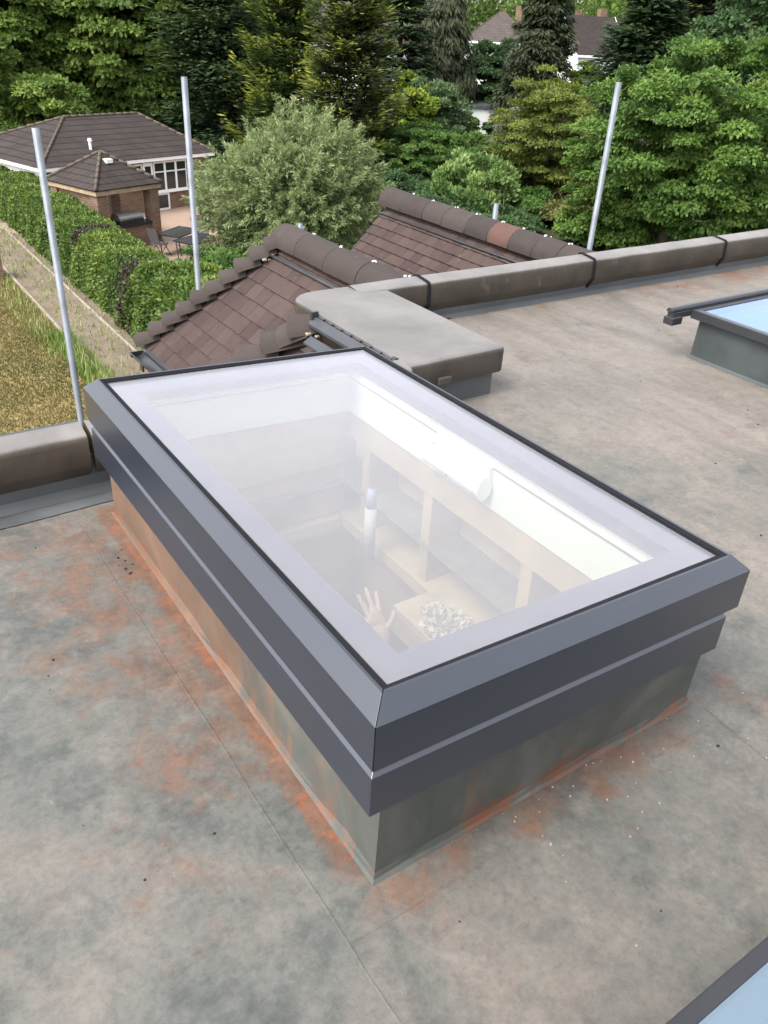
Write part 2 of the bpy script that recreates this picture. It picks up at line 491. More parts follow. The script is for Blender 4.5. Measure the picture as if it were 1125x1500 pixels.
class MB:
    def __init__(self):
        self.v, self.f = [], []
    def add(self, vs, fs):
        k = len(self.v)
        self.v += [tuple(p) for p in vs]
        self.f += [tuple(i+k for i in f) for f in fs]
        return self
    def box(self, x0, x1, y0, y1, z0, z1):
        return self.add([(x, y, z) for z in (z0, z1) for y in (y0, y1) for x in (x0, x1)],
                        [(0, 2, 3, 1), (4, 5, 7, 6), (0, 1, 5, 4), (2, 6, 7, 3), (0, 4, 6, 2), (1, 3, 7, 5)])
    def prism(self, poly, d):
        """poly: 3-D points, extruded along vector d"""
        n = len(poly); d = Vector(d)
        a = [Vector(p) for p in poly]; b = [p+d for p in a]
        fs = [tuple(range(n))[::-1], tuple(range(n, 2*n))]
        fs += [(i, (i+1) % n, n+(i+1) % n, n+i) for i in range(n)]
        return self.add(a+b, fs)
    def loft(self, rings, closed=True, caps=True):
        n = len(rings[0]); vs = [p for r in rings for p in r]; fs = []
        for k in range(len(rings)-1):
            for i in range(n if closed else n-1):
                j = (i+1) % n
                fs.append((k*n+i, k*n+j, (k+1)*n+j, (k+1)*n+i))
        if caps:
            fs.append(tuple(range(n))[::-1]); fs.append(tuple((len(rings)-1)*n+i for i in range(n)))
        return self.add(vs, fs)
    def tube(self, pts, r, n=8, caps=True):
        pts = [Vector(p) for p in pts]
        rs = r if isinstance(r, (list, tuple)) else [r]*len(pts)
        rings = []
        for i, p in enumerate(pts):
            d = (pts[min(i+1, len(pts)-1)]-pts[max(i-1, 0)]).normalized()
            a = d.cross(Vector((0, 0, 1)))
            if a.length < 1e-3: a = d.cross(Vector((1, 0, 0)))
            a.normalize(); b = d.cross(a)
            rings.append([p+rs[i]*(math.cos(2*math.pi*k/n)*a+math.sin(2*math.pi*k/n)*b) for k in range(n)])
        return self.loft(rings, True, caps)
    def build(self, name, mat, parent=None, smooth=False, bevel=0.0, fix=True):
        me = bpy.data.meshes.new(name)
        me.from_pydata(self.v, [], self.f)
        if fix:
            import bmesh
            bm = bmesh.new(); bm.from_mesh(me)
            bmesh.ops.recalc_face_normals(bm, faces=bm.faces)
            bm.to_mesh(me); bm.free()
        me.materials.append(mat)
        if smooth:
            me.polygons.foreach_set('use_smooth', [True]*len(me.polygons))
        o = link(bpy.data.objects.new(name, me), parent)
        if bevel:
            b = o.modifiers.new('bevel', 'BEVEL'); b.width = bevel; b.segments = 2; b.limit_method = 'ANGLE'
        return o

def inst(name, mesh, parent, mat4, lab=None):
    o = bpy.data.objects.new(name, mesh)
    link(o, parent)
    o.matrix_basis = mat4
    if lab: o['label'] = lab
    return o

def frame_mat(O, U, V, N):
    m = Matrix((U, V, N)).transposed().to_4x4()
    m.translation = O
    return m

def np_mesh(name, v, f, tint, mat, parent=None):
    me = bpy.data.meshes.new(name)
    k = f.shape[1]
    me.vertices.add(len(v)); me.vertices.foreach_set('co', np.ascontiguousarray(v, dtype=np.float32).ravel())
    me.loops.add(f.size); me.loops.foreach_set('vertex_index', np.ascontiguousarray(f, dtype=np.int32).ravel())
    me.polygons.add(len(f)); me.polygons.foreach_set('loop_start', np.arange(0, f.size, k, dtype=np.int32))
    try: me.polygons.foreach_set('loop_total', np.full(len(f), k, dtype=np.int32))
    except Exception: pass
    at = me.attributes.new('tint', 'FLOAT', 'POINT'); at.data.foreach_set('value', np.ascontiguousarray(tint, dtype=np.float32))
    me.materials.append(mat); me.update()
    return link(bpy.data.objects.new(name, me), parent)
def leaves(name, P, D, NRM, ln, wd, tint, mat, parent):
    """one kite-shaped leaf or spray per row: P base, D direction, NRM face normal"""
    n = len(P)
    D = D/np.linalg.norm(D, axis=1, keepdims=True)
    S = np.cross(D, NRM); S /= np.linalg.norm(S, axis=1, keepdims=True)+1e-9
    Nn = np.cross(S, D)
    ln = np.asarray(ln).reshape(-1, 1)*np.ones((n, 1)); wd = np.asarray(wd).reshape(-1, 1)*np.ones((n, 1))
    v = np.empty((n, 4, 3))
    v[:, 0] = P
    v[:, 1] = P+D*ln*.45+S*wd*.5-Nn*wd*.12
    v[:, 2] = P+D*ln-Nn*ln*.12
    v[:, 3] = P+D*ln*.45-S*wd*.5-Nn*wd*.12
    return np_mesh(name, v.reshape(-1, 3), np.arange(n*4).reshape(n, 4), np.repeat(np.clip(tint, 0, 1), 4), mat, parent)
def unit(n):
    v = rng.normal(size=(n, 3)); return v/np.linalg.norm(v, axis=1, keepdims=True)

# ------------------------------------------------------------------ flat roof and the house under it
G = -6.5
KW, KL = .973, 1.614                        # near skylight kerb
SX, SY = -.0464, -.0058                     # fall of the near skylight
def fall(x, y): return SX*x+SY*y
holes = [(.08, .80, .09, 1.42), (3.27, 4.30, -.02, 1.60), (-.08, .85, -2.05, -.69)]
xs = sorted({-3.2, 1.30, 1.9, 9.0, *[h[0] for h in holes], *[h[1] for h in holes]})
ys = sorted({-4.5, 1.80, 2.84, *[h[2] for h in holes], *[h[3] for h in holes]})
rf = MB()
for i in range(len(xs)-1):
    for j in range(len(ys)-1):
        cx, cy = (xs[i]+xs[i+1])/2, (ys[j]+ys[j+1])/2
        if any(h[0] < cx < h[1] and h[2] < cy < h[3] for h in holes): continue
        if cy > 1.80 and cx < 1.3: continue
        rf.add([(xs[i], ys[j], 0), (xs[i+1], ys[j], 0), (xs[i+1], ys[j+1], 0), (xs[i], ys[j+1], 0)], [(0, 1, 2, 3)])
tag(rf.build('flat_roof', M['roof'], fix=False), kind='structure')

# laps of the roofing sheet, a few millimetres proud
lap = MB()
def lap_strip(pts, w):
    pts = [Vector((*p, 0)) for p in pts]
    rings = []
    for i, p in enumerate(pts):
        d = (pts[min(i+1, len(pts)-1)]-pts[max(i-1, 0)]).normalized(); s = Vector((-d.y, d.x, 0))
        rings.append([p-s*w+Vector((0, 0, .001)), p-s*w*.3+Vector((0, 0, .0013)), p+s*w*.3+Vector((0, 0, .0013)), p+s*w+Vector((0, 0, .001))])
    for k in range(len(rings)-1):
        lap.loft(rings[k:k+2], False, False)
def wob(a, b, n, amp):
    return [(a[0]+(b[0]-a[0])*k/n+random.uniform(-amp, amp), a[1]+(b[1]-a[1])*k/n+random.uniform(-amp, amp)) for k in range(n+1)]
lap_strip(wob((-.125, 1.62), (-.115, -.1), 16, .002)+wob((-.115, -.14), (-.105, -1.2), 8, .002), .003)
lap_strip(wob((-.11, -.09), (.98, -.085), 10, .003), .0018)
lap_strip(wob((1.0, -.04), (.97, -.6), 6, .003), .004)
lap_strip(wob((2.2, .62), (3.1, .55), 8, .004), .004)
tag(lap.build('roof_lap', M['roof']), kind='structure')
ls = MB()
ls.add([(-3.2, 1.70, .004), (-.6, 1.705, .004), (-.3, 1.69, .004), (-.03, 1.70, .004), (.3, 1.69, .004), (1.25, 1.70, .004), (1.25, 1.80, .004), (-3.2, 1.80, .004)], [(0, 1, 2, 3, 4, 5, 6, 7)])
tag(ls.build('roof_edge_strip', M['lap']), kind='structure')

# the room under the near skylight
rm = MB()
X0, X1, Y0, Y1, ZC = -.9, 2.4, -.9, 1.78, -.16
rm.add([(X0, Y0, -2.6), (X1, Y0, -2.6), (X1, Y1, -2.6), (X0, Y1, -2.6)], [(0, 1, 2, 3)])
for a, b in (((X0, Y0), (X1, Y0)), ((X1, Y0), (X1, Y1)), ((X1, Y1), (X0, Y1)), ((X0, Y1), (X0, Y0))):
    rm.add([(*a, -2.6), (*b, -2.6), (*b, ZC), (*a, ZC)], [(0, 1, 2, 3)])
hx0, hx1, hy0, hy1 = .0, .90, .0, 1.52
for r in ((X0, hx0, Y0, Y1), (hx1, X1, Y0, Y1), (hx0, hx1, Y0, hy0), (hx0, hx1, hy1, Y1)):
    rm.add([(r[0], r[2], ZC), (r[1], r[2], ZC), (r[1], r[3], ZC), (r[0], r[3], ZC)], [(0, 1, 2, 3)])
tag(rm.build('room_wall', M['plaster'], fix=False), kind='structure')

# outside walls of the house below the roof
hw = MB()
hw.box(-3.2, 1.33, -4.5, 1.83, G, -.05)
hw.v.clear(); hw.f.clear()
for a, b in (((-3.2, -4.5), (-3.2, 1.83)), ((-3.2, 1.83), (1.33, 1.83)), ((1.33, 1.83), (1.33, 2.90)), ((1.33, 2.90), (9.0, 2.90)), ((9.0, 2.90), (9.0, -4.5)), ((9.0, -4.5), (-3.2, -4.5))):
    hw.add([(*a, G), (*b, G), (*b, .1), (*a, .1)], [(0, 1, 2, 3)])
hw.box(1.75, 3.1, 2.92, 5.25, G, -.95)
hw.box(3.7, 4.55, 2.92, 5.88, G, -.62)
tag(hw.build('wall', M['brick']), kind='structure')

# ------------------------------------------------------------------ parapets
def coping_profile(wi, wo, zb, zt, r):
    """closed (y,z) loop: inner face at y=wi (towards the roof), outer face at wo"""
    pts = [(wi, zb), (wi-.012, zb+.02)]
    for k in range(5):
        a = math.radians(180-90*k/4); pts.append((wi+.0+r+r*math.cos(a)-.006, zt-r+r*math.sin(a)))
    for k in range(4):
        a = math.radians(90-90*k/3); pts.append((wo-.03+.03*math.cos(a), zt+.012-.03+.03*math.sin(a)))
    pts += [(wo, zb-.05), (wi+.03, zb-.05)]
    return pts
def coping_run(parent, x0, x1, wi, wo, zb, zt, mat, r=.018, amp=.0014, label=None):
    n = max(3, int((x1-x0)/.12)); rings = []
    for k in range(n+1):
        x = x0+(x1-x0)*k/n
        dz = random.uniform(-amp, amp); dy = random.uniform(-amp, amp)
        rings.append([(x, y+dy*(1 if y < wi+.06 else 0), z+(dz if z > zb+.05 else dz*.5)) for y, z in coping_profile(wi, wo, zb, zt, r)])
    o = MB().loft(rings).build('coping', mat, parent, smooth=True)
    es = o.modifiers.new('es', 'EDGE_SPLIT'); es.split_angle = math.radians(50)
    if label: o['label'] = label
    return o
pr = thing('parapet_wall', 'long parapet with rounded grey coping and dark joints behind the tiled ridges', 'parapet', (1.9, 2.84, 0))
def PL(o, loc):                                   # geometry was built in world coordinates
    for v in o.data.vertices: v.co -= Vector(loc)
    return o
pl_ = (1.9, 2.84, 0)
for a, b in ((1.72, 2.165), (2.18, 3.485), (3.50, 4.835), (4.85, 9.0)):
    PL(coping_run(pr, a, b, 2.795, 2.93, .10, .232, M['coping']), pl_)
for xj in (2.1725, 3.4925, 4.8425):
    prof = [(y*1.0+(2.795-y)*-.0, z) for y, z in coping_profile(2.786, 2.939, .096, .241, .027)]
    PL(MB().loft([[(xj+(-.009 if q == 0 else .009)+.02*(.232-z), y, z) for y, z in prof] for q in (0, 1)]).build('joint_strip', M['gasket'], pr, smooth=False), pl_)
PL(MB().box(1.88, 9.0, 2.82, 2.925, -.02, .13).build('upstand', M['upstand'], pr, bevel=.006), pl_)
PL(MB().prism([(1.88, 2.80, .001), (1.88, 2.825, .001), (1.88, 2.825, .03)], (7.1, 0, 0)).build('fillet', M['upstand'], pr), pl_)

pq = thing('parapet_wall', 'short parapet with smooth brown coping at the edge above the dry lawn', 'parapet', (-3.2, 1.80, 0))
ql = (-3.2, 1.80, 0)
PL(coping_run(pq, -3.2, -.02, 1.765, 1.875, .115, .238, M['coping'], .026), ql)
PL(coping_run(pq, -.005, 1.33, 1.765, 1.875, .115, .238, M['coping'], .026), ql)
PL(MB().box(-3.2, 1.33, 1.79, 1.865, -.02, .15).build('upstand', M['upstand'], pq, bevel=.006), ql)
PL(MB().prism([(-3.2, 1.765, .005), (-3.2, 1.795, .005), (-3.2, 1.795, .04)], (4.5, 0, 0)).build('fillet', M['upstand'], pq), ql)
PL(MB().box(-3.2, -.02, 1.85, 1.885, .19, .245).build('edge_trim', M['lead_dk'], pq, bevel=.008), ql)

# broad slab where the parapet steps round the corner
pb = thing('parapet_slab', 'broad flat grey slab of coping where the parapet turns the corner', 'coping slab', (1.33, 1.83, 0))
bl_ = (1.33, 1.83, 0)
def slab(name, mat, rad, z0, z1, inset):
    pts = []
    def arc(cx, cy, r, a0, a1, n=5):
        for k in range(n+1):
            a = math.radians(a0+(a1-a0)*k/n); pts.append((cx+r*math.cos(a), cy+r*math.sin(a)))
    xa, xb, ya, yb = 1.335+inset, 1.885-inset, 1.805+inset, 2.93
    arc(xa+.02, ya+.02, .02, 180, 270, 3); arc(xb-.03, ya+.03, .03, 270, 360)
    pts.append((xb, 2.45)); pts.append((xb, 2.785)); pts.append((1.76, 2.79)); pts.append((1.73, yb)); arc(xa+.17, yb-.17, .17, 90, 180)
    rings = []
    if z1 < .2:
        rings = [[(x, y, z) for x, y in pts] for z in (z0, z1)]
    else:
        c = Vector((1.60, 2.3))
        for dz, s in ((0, 1.0), (.006, 1.008), (.102, 1.010), (.113, 1.002), (.120, .982), (.121, .93)):
            rings.append([(c.x+(x-c.x)*(1-(1-s)*1.0), c.y+(y-c.y)*(1-(1-s)*.75), z0+dz*(z1-z0)/.121) for x, y in pts])
    o = MB().loft(rings).build(name, mat, pb, smooth=z1 > .2)
    if z1 > .2:
        es = o.modifiers.new('es', 'EDGE_SPLIT'); es.split_angle = math.radians(40)
    return PL(o, bl_)
slab('slab', M['slab'], .1, .115, .232, 0)
slab('upstand', M['upstand'], .1, 0, .13, .025)
PL(MB().box(1.50, 1.575, 1.792, 1.815, .112, .150).build('repair_patch', M['brown_cope'], pb, bevel=.006), bl_)
# dark flashing channel along the slab's left edge, over the tiles
fl = thing('flashing_strip', 'dark grey flashing channel with black clips along the left edge of the slab', 'flashing', (1.3, 1.8, .2))
fo = (1.3, 1.8, .2)
PL(MB().prism([(1.225, 1.9, .115), (1.262, 1.9, .142), (1.266, 1.9, .150), (1.225, 1.9, .124)], (0, .62, 0)).build('flashing_sheet', M['lead_dk'], fl), fo)
PL(MB().prism([(1.285, 1.88, .178), (1.315, 1.88, .205), (1.333, 1.88, .215), (1.320, 1.88, .223), (1.285, 1.88, .192)], (0, .70, 0)).build('channel', M['lead_dk'], fl), fo)
for k in range(8):
    y = 1.92+.083*k
    PL(MB().box(1.322, 1.336, y, y+.045, .214, .228).build('clip', M['black_pvc'], fl), fo)
PL(MB().tube([(1.325, 1.875, .235), (1.325, 1.90, .235)], .012).build('channel_end', M['black_pvc'], fl), fo)
PL(MB().box(1.30, 1.335, 2.565, 2.585, .20, .248).build('channel_end', M['black_pvc'], fl), fo)

# ------------------------------------------------------------------ skylights
def ring_boxes(mb, x0, x1, y0, y1, ix0, ix1, iy0, iy1, z0, z1, f=fall):
    o = [(x0, y0), (x1, y0), (x1, y1), (x0, y1)]; i = [(ix0, iy0), (ix1, iy0), (ix1, iy1), (ix0, iy1)]
    vs = [(x, y, z0+f(x, y)) for x, y in o]+[(x, y, z0+f(x, y)) for x, y in i]+[(x, y, z1+f(x, y)) for x, y in o]+[(x, y, z1+f(x, y)) for x, y in i]
    fs = []
    for k in range(4):
        j = (k+1) % 4
        fs += [(k, j, 8+j, 8+k), (4+j, 4+k, 12+k, 12+j), (8+k, 8+j, 12+j, 12+k), (j, k, 4+k, 4+j)]
    return mb.add(vs, fs)
sk = thing('skylight', 'large dark grey framed opening skylight with white lining in the middle of the roof', 'skylight', (0, 0, 0))
kb = MB()
zk = .40
ko = [(0, 0), (KW, 0), (KW, KL), (0, KL)]
# kerb, battered a little at the foot like dressed membrane
def kring(d, z, tilt):
    return [(x+(-d if x < .5 else d), y+(-d if y < .5 else d), z+(fall(x, y) if tilt else 0)) for x, y in ko]
sub = []
def subdiv(r, n):
    out = []
    for k in range(4):
        a, b = Vector(r[k]), Vector(r[(k+1) % 4])
        out += [a.lerp(b, t/n) for t in range(n)]
    return out
rings = [subdiv(kring(.012, .001, 0), 14), subdiv(kring(.005, .007, 0), 14), subdiv(kring(.0, .022, 0), 14), subdiv(kring(0, .2, 0), 14), subdiv(kring(-.003, zk, 1), 14)]
for r in rings[1:4]:
    for i, p in enumerate(r):
        r[i] = p+Vector((random.uniform(-1, 1), random.uniform(-1, 1), 0))*.003
kb.loft(rings, True, False)
kb.build('kerb', M['kerb'], sk, smooth=False)
# the lower band has a sloping drip ledge that catches the sky
lcr = [(-.080, .872, -.080, 1.436, .327), (-.080, .872, -.080, 1.436, .4195), (-.0715, .866, -.0715, 1.430, .4278), (.0, .8405, .0, 1.4345, .4278), (.0, .8405, .0, 1.4345, .327)]
lcl = MB(); lcl.loft([[(x, y, z+fall(x, y)) for x, y in ((a, c), (b, c), (b, d), (a, d))] for a, b, c, d, z in lcr+lcr[:1]], True, False)
lcl.build('lower_cladding', M['powder'], sk, bevel=.0012)
# upper cladding: four mitred lengths, hairline gap at the corners
UX0, UX1, UY0, UY1 = -.075, .918, -.075, 1.485
CI, UT, UZ, UB = .0335, .561, .530, .4287
prof = [(0, UB), (0, UZ), (CI, UT), (CI+.006, UT), (CI+.006, UB+.01)]      # (inset, z)
corner = [(UX0, UY0, 1, 1), (UX1, UY0, -1, 1), (UX1, UY1, -1, -1), (UX0, UY1, 1, -1)]
for k in range(4):
    a, b = corner[k], corner[(k+1) % 4]
    d = Vector((b[0]-a[0], b[1]-a[1])).normalized()*.0012
    r = []
    for (cx, cy, sx_, sy_), s in ((a, 1), (b, -1)):
        r.append([(cx+sx_*i+s*d.x, cy+sy_*i+s*d.y, z+fall(cx, cy)) for i, z in prof])
    MB().loft(r).build('cladding', M['powder'], sk, bevel=.0004)
gx0, gx1, gy0, gy1 = UX0+CI+.0065, UX1-CI-.0065, UY0+CI+.0065, UY1-CI-.0065
MB_ = MB(); ring_boxes(MB_, UX0+.0015, UX1-.0015, UY0+.0015, UY1-.0015, UX0+.03, UX1-.03, UY0+.03, UY1-.03, .44, .515)
MB_.build('corner_seal', M['gap'], sk)
vx0, vx1, vy0, vy1 = -.017, .857, -.020, 1.43
g1 = MB(); ring_boxes(g1, gx0, gx1, gy0, gy1, gx0+.010, gx1-.010, gy0+.010, gy1-.010, .53, .5575); g1.build('gasket', M['gasket'], sk, bevel=.002)
g1 = MB(); ring_boxes(g1, gx0+.0105, gx1-.0105, gy0+.0105, gy1-.0105, vx0, vx1, vy0, vy1, .53, .5545); g1.build('gasket', M['gasket'], sk, bevel=.002)
def sheet_box(x0, x1, y0, y1, z0, z1, name, mat, parent, f=fall):
    m = MB(); m.box(x0, x1, y0, y1, z0, z1)
    m.v = [(x, y, z+f(x, y)) for x, y, z in m.v]
    return m.build(name, mat, parent)
sheet_box(vx0, vx1, vy0, vy1, .548, .554, 'glass_pane', M['glass'], sk)
fx0, fx1, fy0, fy1 = .048, .788, .044, 1.342
m = MB(); ring_boxes(m, vx0+.001, vx1-.001, vy0+.001, vy1-.001, fx0, fx1, fy0, fy1, .5425, .5475); m.build('frit_border', M['frit'], sk)
m = MB(); ring_boxes(m, vx0+.001, vx1-.001, vy0+.001, vy1-.001, fx0+.004, fx1-.004, fy0+.004, fy1+.012, .512, .518); m.build('spacer_border', M['frit'], sk)
m = MB(); ring_boxes(m, -.01, .85, -.01, 1.425, .050, .800, .052, 1.415, .470, .506); m.build('inner_frame', M['pvc'], sk, bevel=.003)
m = MB(); ring_boxes(m, .004, .84, .004, 1.42, .045, .803, .047, 1.418, .4625, .4695); m.build('frame_seal', M['steel_dull'], sk)
m = MB(); ring_boxes(m, .01, .835, .01, 1.433, .043, .806, .045, 1.422, .335, .462); m.build('lining', M['lining'], sk, bevel=.002)
m = MB(); ring_boxes(m, .012, .83, .012, 1.45, .040, .813, .042, 1.43, .235, .334); m.build('timber_upstand', M['timber'], sk)
m = MB(); ring_boxes(m, .014, .96, .014, 1.60, .0155, .955, .0155, 1.595, -.62, .234); m.build('shaft_board', M['plaster'], sk)
for side, span in (('x', 4),):
    for k in range(span):
        if side == 'x':
            y = (.12, .46, .93, 1.30)[k]
            MB().box(.82, .95, y, y+.045, -.15, .233).build('stud', M['timber'], sk)
        else:
            x = .10+.22*k
            MB().box(x, x+.045, 1.44, 1.585, -.15, .233).build('stud', M['timber'], sk)
m = MB(); m.box(.80, .952, .05, 1.55, -.20, -.152); m.build('joist', M['timber'], sk)
m = MB(); m.box(.05, .79, 1.43, 1.55, -.20, -.152); m.build('joist', M['timber'], sk)
m = MB(); m.box(.02, .815, 1.44, 1.58, .08, .2335); m.build('beam', M['timber'], sk)
m = MB(); m.box(.02, .815, 1.46, 1.585, -.14, .0795); m.build('plywood', M['timber_dk'], sk)
# window opener: an open C-shaped white housing with a small winding knob
ox = .797
hp = []
for k in range(9):
    a = math.radians(-120+200*k/8); hp.append((math.cos(a), math.sin(a)))
def arcring(y, r, rr):
    out = [(ox-.026-.024*c*r, y, .412+.034*s*r+fall(ox, y)) for c, s in hp]
    inn = [(ox-.026-.024*c*rr, y, .412+.034*s*rr+fall(ox, y)) for c, s in reversed(hp)]
    return out+inn
op = MB(); op.loft([arcring(y, 1.0, .86) for y in (.66, .72, .80, .86, .90)])
oo = op.build('opener', M['pvc_grey'], sk, smooth=False)
for y0_, y1_ in ((.645, .6595), (.9005, .915)):
    e = MB(); e.loft([[(ox-.026-.027*math.cos(a), y, .412+.038*math.sin(a)+fall(ox, y)) for a in [2*math.pi*k/14 for k in range(14)]] for y in (y0_, y1_)])
    e.build('end_cap', M['pvc'], oo)
MB().box(ox-.010, ox+.006, .655, .905, .385, .43).build('bracket', M['pvc'], oo)
kn = MB(); kn.tube([(.770, .79, .375), (.762, .795, .352)], .006); kn.tube([(.763, .795, .354), (.760, .797, .344)], [.012, .011], 12)
kn.build('knob', M['steel_dull'], oo)
# roof junk seen through the glass
def wool():
    n = 2600
    q = unit(n); q[:, 2] = np.abs(q[:, 2])
    b = .7+.5*np.maximum(0, q @ unit(9).T).max(1)**3
    P = np.array([.71, .66, -.125])+q*(b*rng.random(n)**.5)[:, None]*np.array([.075, .10, .055])
    return leaves('insulation_wool', P, unit(n)+q*.5, unit(n), rng.uniform(.012, .03, n), rng.uniform(.008, .018, n), rng.random(n), M['wool_dim'], None)
ow = wool()
tag(ow, 'tuft of white insulation wool on a board under the skylight glass', 'insulation')
sheet_box(.64, .80, .46, .86, -.150, -.132, 'board', M['timber'], None, lambda x, y: 0)
tag(bpy.data.objects['board'], 'pale timber board bearing the white wool inside the skylight', 'board')
ct = thing('spray_can', 'blue and white spray tube standing among the studs under the glass', 'can', (.74, 1.16, -.15))
MB().tube([(0, 0, 0), (0, 0, .20)], .021, 12).build('can_body', M['can'], ct, smooth=True)
MB().tube([(0, 0, .2005), (0, 0, .27)], [.02, .016], 12).build('cap', M['can_blue'], ct, smooth=True)

# person below, one hand raised into the shaft
def skin_mesh(name, verts, edges, radii, mat, parent, sub=2, root=0):
    me = bpy.data.meshes.new(name); me.from_pydata(verts, edges, [])
    me.materials.append(mat)
    o = link(bpy.data.objects.new(name, me), parent)
    o.modifiers.new('skin', 'SKIN')
    for i, s in enumerate(me.skin_vertices[0].data):
        r = radii[i]; s.radius = (r, r) if not isinstance(r, tuple) else r
        s.use_root = (i == root)
    sb = o.modifiers.new('sub', 'SUBSURF'); sb.levels = sub; sb.render_levels = sub
    me.polygons.foreach_set('use_smooth', [True]*len(me.polygons))
    return o
pe = thing('person', 'person in a blue jumper below the skylight with one hand raised, fingers spread', 'person', (.30, .42, -2.06))
# standing on a low platform; local coordinates from the feet
vb = [(0, 0, .95), (0, 0, 1.18), (.01, .02, 1.38), (.01, .02, 1.46), (.01, .03, 1.60),
      (.17, .03, 1.40), (.27, .12, 1.28), (.285, .25, 1.50), (.28, .36, 1.72), (.28, .40, 1.80),
      (-.17, .02, 1.40), (-.22, .05, 1.12), (-.20, .16, .90),
      (.10, 0, .90), (.11, .02, .48), (.11, -.02, .08), (.11, .10, .03),
      (-.10, 0, .90), (-.11, .02, .48), (-.11, -.02, .08), (-.11, .10, .03)]
eb = [(0, 1), (1, 2), (2, 3), (3, 4), (2, 5), (5, 6), (6, 7), (7, 8), (8, 9), (2, 10), (10, 11), (11, 12), (0, 13), (13, 14), (14, 15), (15, 16), (0, 17), (17, 18), (18, 19), (19, 20)]
rb = [.15, .135, .13, .055, .10, .075, .055, .045, .038, .034, .075, .055, .04, .095, .06, .045, .04, .095, .06, .045, .04]
skin_mesh('body', vb, eb, rb, M['jumper'], pe)
hb = MB()
hb.loft([[(.01+r*math.cos(2*math.pi*k/12), .03+r*1.1*math.sin(2*math.pi*k/12), z) for k in range(12)] for z, r in ((1.60, .07), (1.66, .10), (1.72, .095), (1.76, .055))])
hb.build('hair', M['hair'], pe, smooth=True)
hv = [(.28, .40, 1.795), (.282, .43, 1.845), (.284, .455, 1.875)]
he = [(0, 1), (1, 2)]; hr = [.03, (.042, .02), (.04, .017)]
fing = [((-.040, .03, .03), (-.055, .045, .05), (-.062, .055, .062)), ((-.018, .045, .05), (-.024, .07, .075), (-.027, .085, .092)),
        ((.006, .048, .055), (.008, .078, .082), (.009, .096, .10)), ((.028, .042, .048), (.037, .066, .07), (.042, .08, .084))]
for f3 in fing:
    pi_ = 2
    for q, d in enumerate(f3):
        hv.append((.284+d[0], .455+d[1]-.015, 1.875+d[2]-.02)); hr.append(.0095-.001*q)
        he.append((pi_, len(hv)-1)); pi_ = len(hv)-1
pi_ = 1
for q, d in enumerate(((.04, .0, .015), (.065, .015, .03), (.08, .03, .04))):
    hv.append((.282+d[0], .43+d[1], 1.845+d[2])); hr.append(.011-.001*q)
    he.append((pi_, len(hv)-1)); pi_ = len(hv)-1
skin_mesh('hand', hv, he, hr, M['skin'], pe)
stp = MB().box(-.1, .7, .15, .75, -2.6, -2.06).build('work_platform', M['timber']); tag(stp, 'wooden work platform in the room under the skylight', 'platform')

def flat_light(name_label, x0, x1, y0, y1, h, bar):
    s = thing('skylight', name_label, 'skylight', (x0, y0, 0))
    L = (x0, y0, 0)
    m = MB(); m.loft([[(x0-d, y0-d, z), (x1+d, y0-d, z), (x1+d, y1+d, z), (x0-d, y1+d, z)] for d, z in ((.015, .001), (.003, .015), (0, h))], True, False)
    PL(m.build('kerb', M['kerb_dark'], s), L)
    z0f = lambda x, y: 0
    m = MB(); e_ = .038 if bar else .022
    m = MB(); ring_boxes(m, x0-e_, x1+e_, y0-e_, y1+e_, x0+.0, x1-.0, y0+.0, y1-.0, h-.012, h+.035, z0f)
    PL(m.build('frame', M['black_pvc'] if bar else M['rim'], s, bevel=.003), L)
    PL(sheet_box(x0+.0005, x1-.0005, y0+.0005, y1-.0005, h+.012, h+.030, 'glass_pane', M['glass_blue'] if bar else M['glass_pale'], s, z0f), L)
    m = MB(); ring_boxes(m, x0+.001, x1-.001, y0+.001, y1-.001, x0+.055, x1-.055, y0+.055, y1-.055, h+.004, h+.010, z0f)
    PL(m.build('frit_border', M['frit'], s), L)
    m = MB(); ring_boxes(m, x0+.05, x1-.05, y0+.05, y1-.05, x0+.07, x1-.07, y0+.07, y1-.07, -.3, h-.015, z0f)
    PL(m.build('lining', M['lining'], s), L)
    PL(MB().box(x0+.071, x1-.071, y0+.071, y1-.071, -.30, -.28).build('shaft_floor', M['lining'], s), L)  # pale shaft floor, added to send light back up through the glass
    if bar:
        PL(MB().prism([(x0-.20, y1+.036, h+.0355), (x0-.20, y1+.074, h+.0355), (x0-.20, y1+.074, h+.050), (x0-.20, y1+.064, h+.058), (x0-.20, y1+.046, h+.058), (x0-.20, y1+.036, h+.050)], (x1-x0+.3, 0, 0)).build('hinge_bar', M['black_pvc'], s, bevel=.003), L)
        PL(MB().box(x0-.19, x1+.09, y1+.035, y1+.072, h-.0, h+.034).build('hinge_rail', M['black_pvc'], s, bevel=.003), L)
        PL(MB().box(x0-.205, x0-.125, y1+.018, y1+.078, h-.028, h+.012).build('end_bracket', M['black_metal'], s, bevel=.004), L)
    return s
flat_light('blue glazed skylight with a black frame and hinge bar at the right', 3.16, 4.45, -.15, 1.71, .225, True)
flat_light('blue glazed skylight with a grey metal rim, only its corner showing at the bottom', -.15, .92, -2.12, -.612, .37, False)

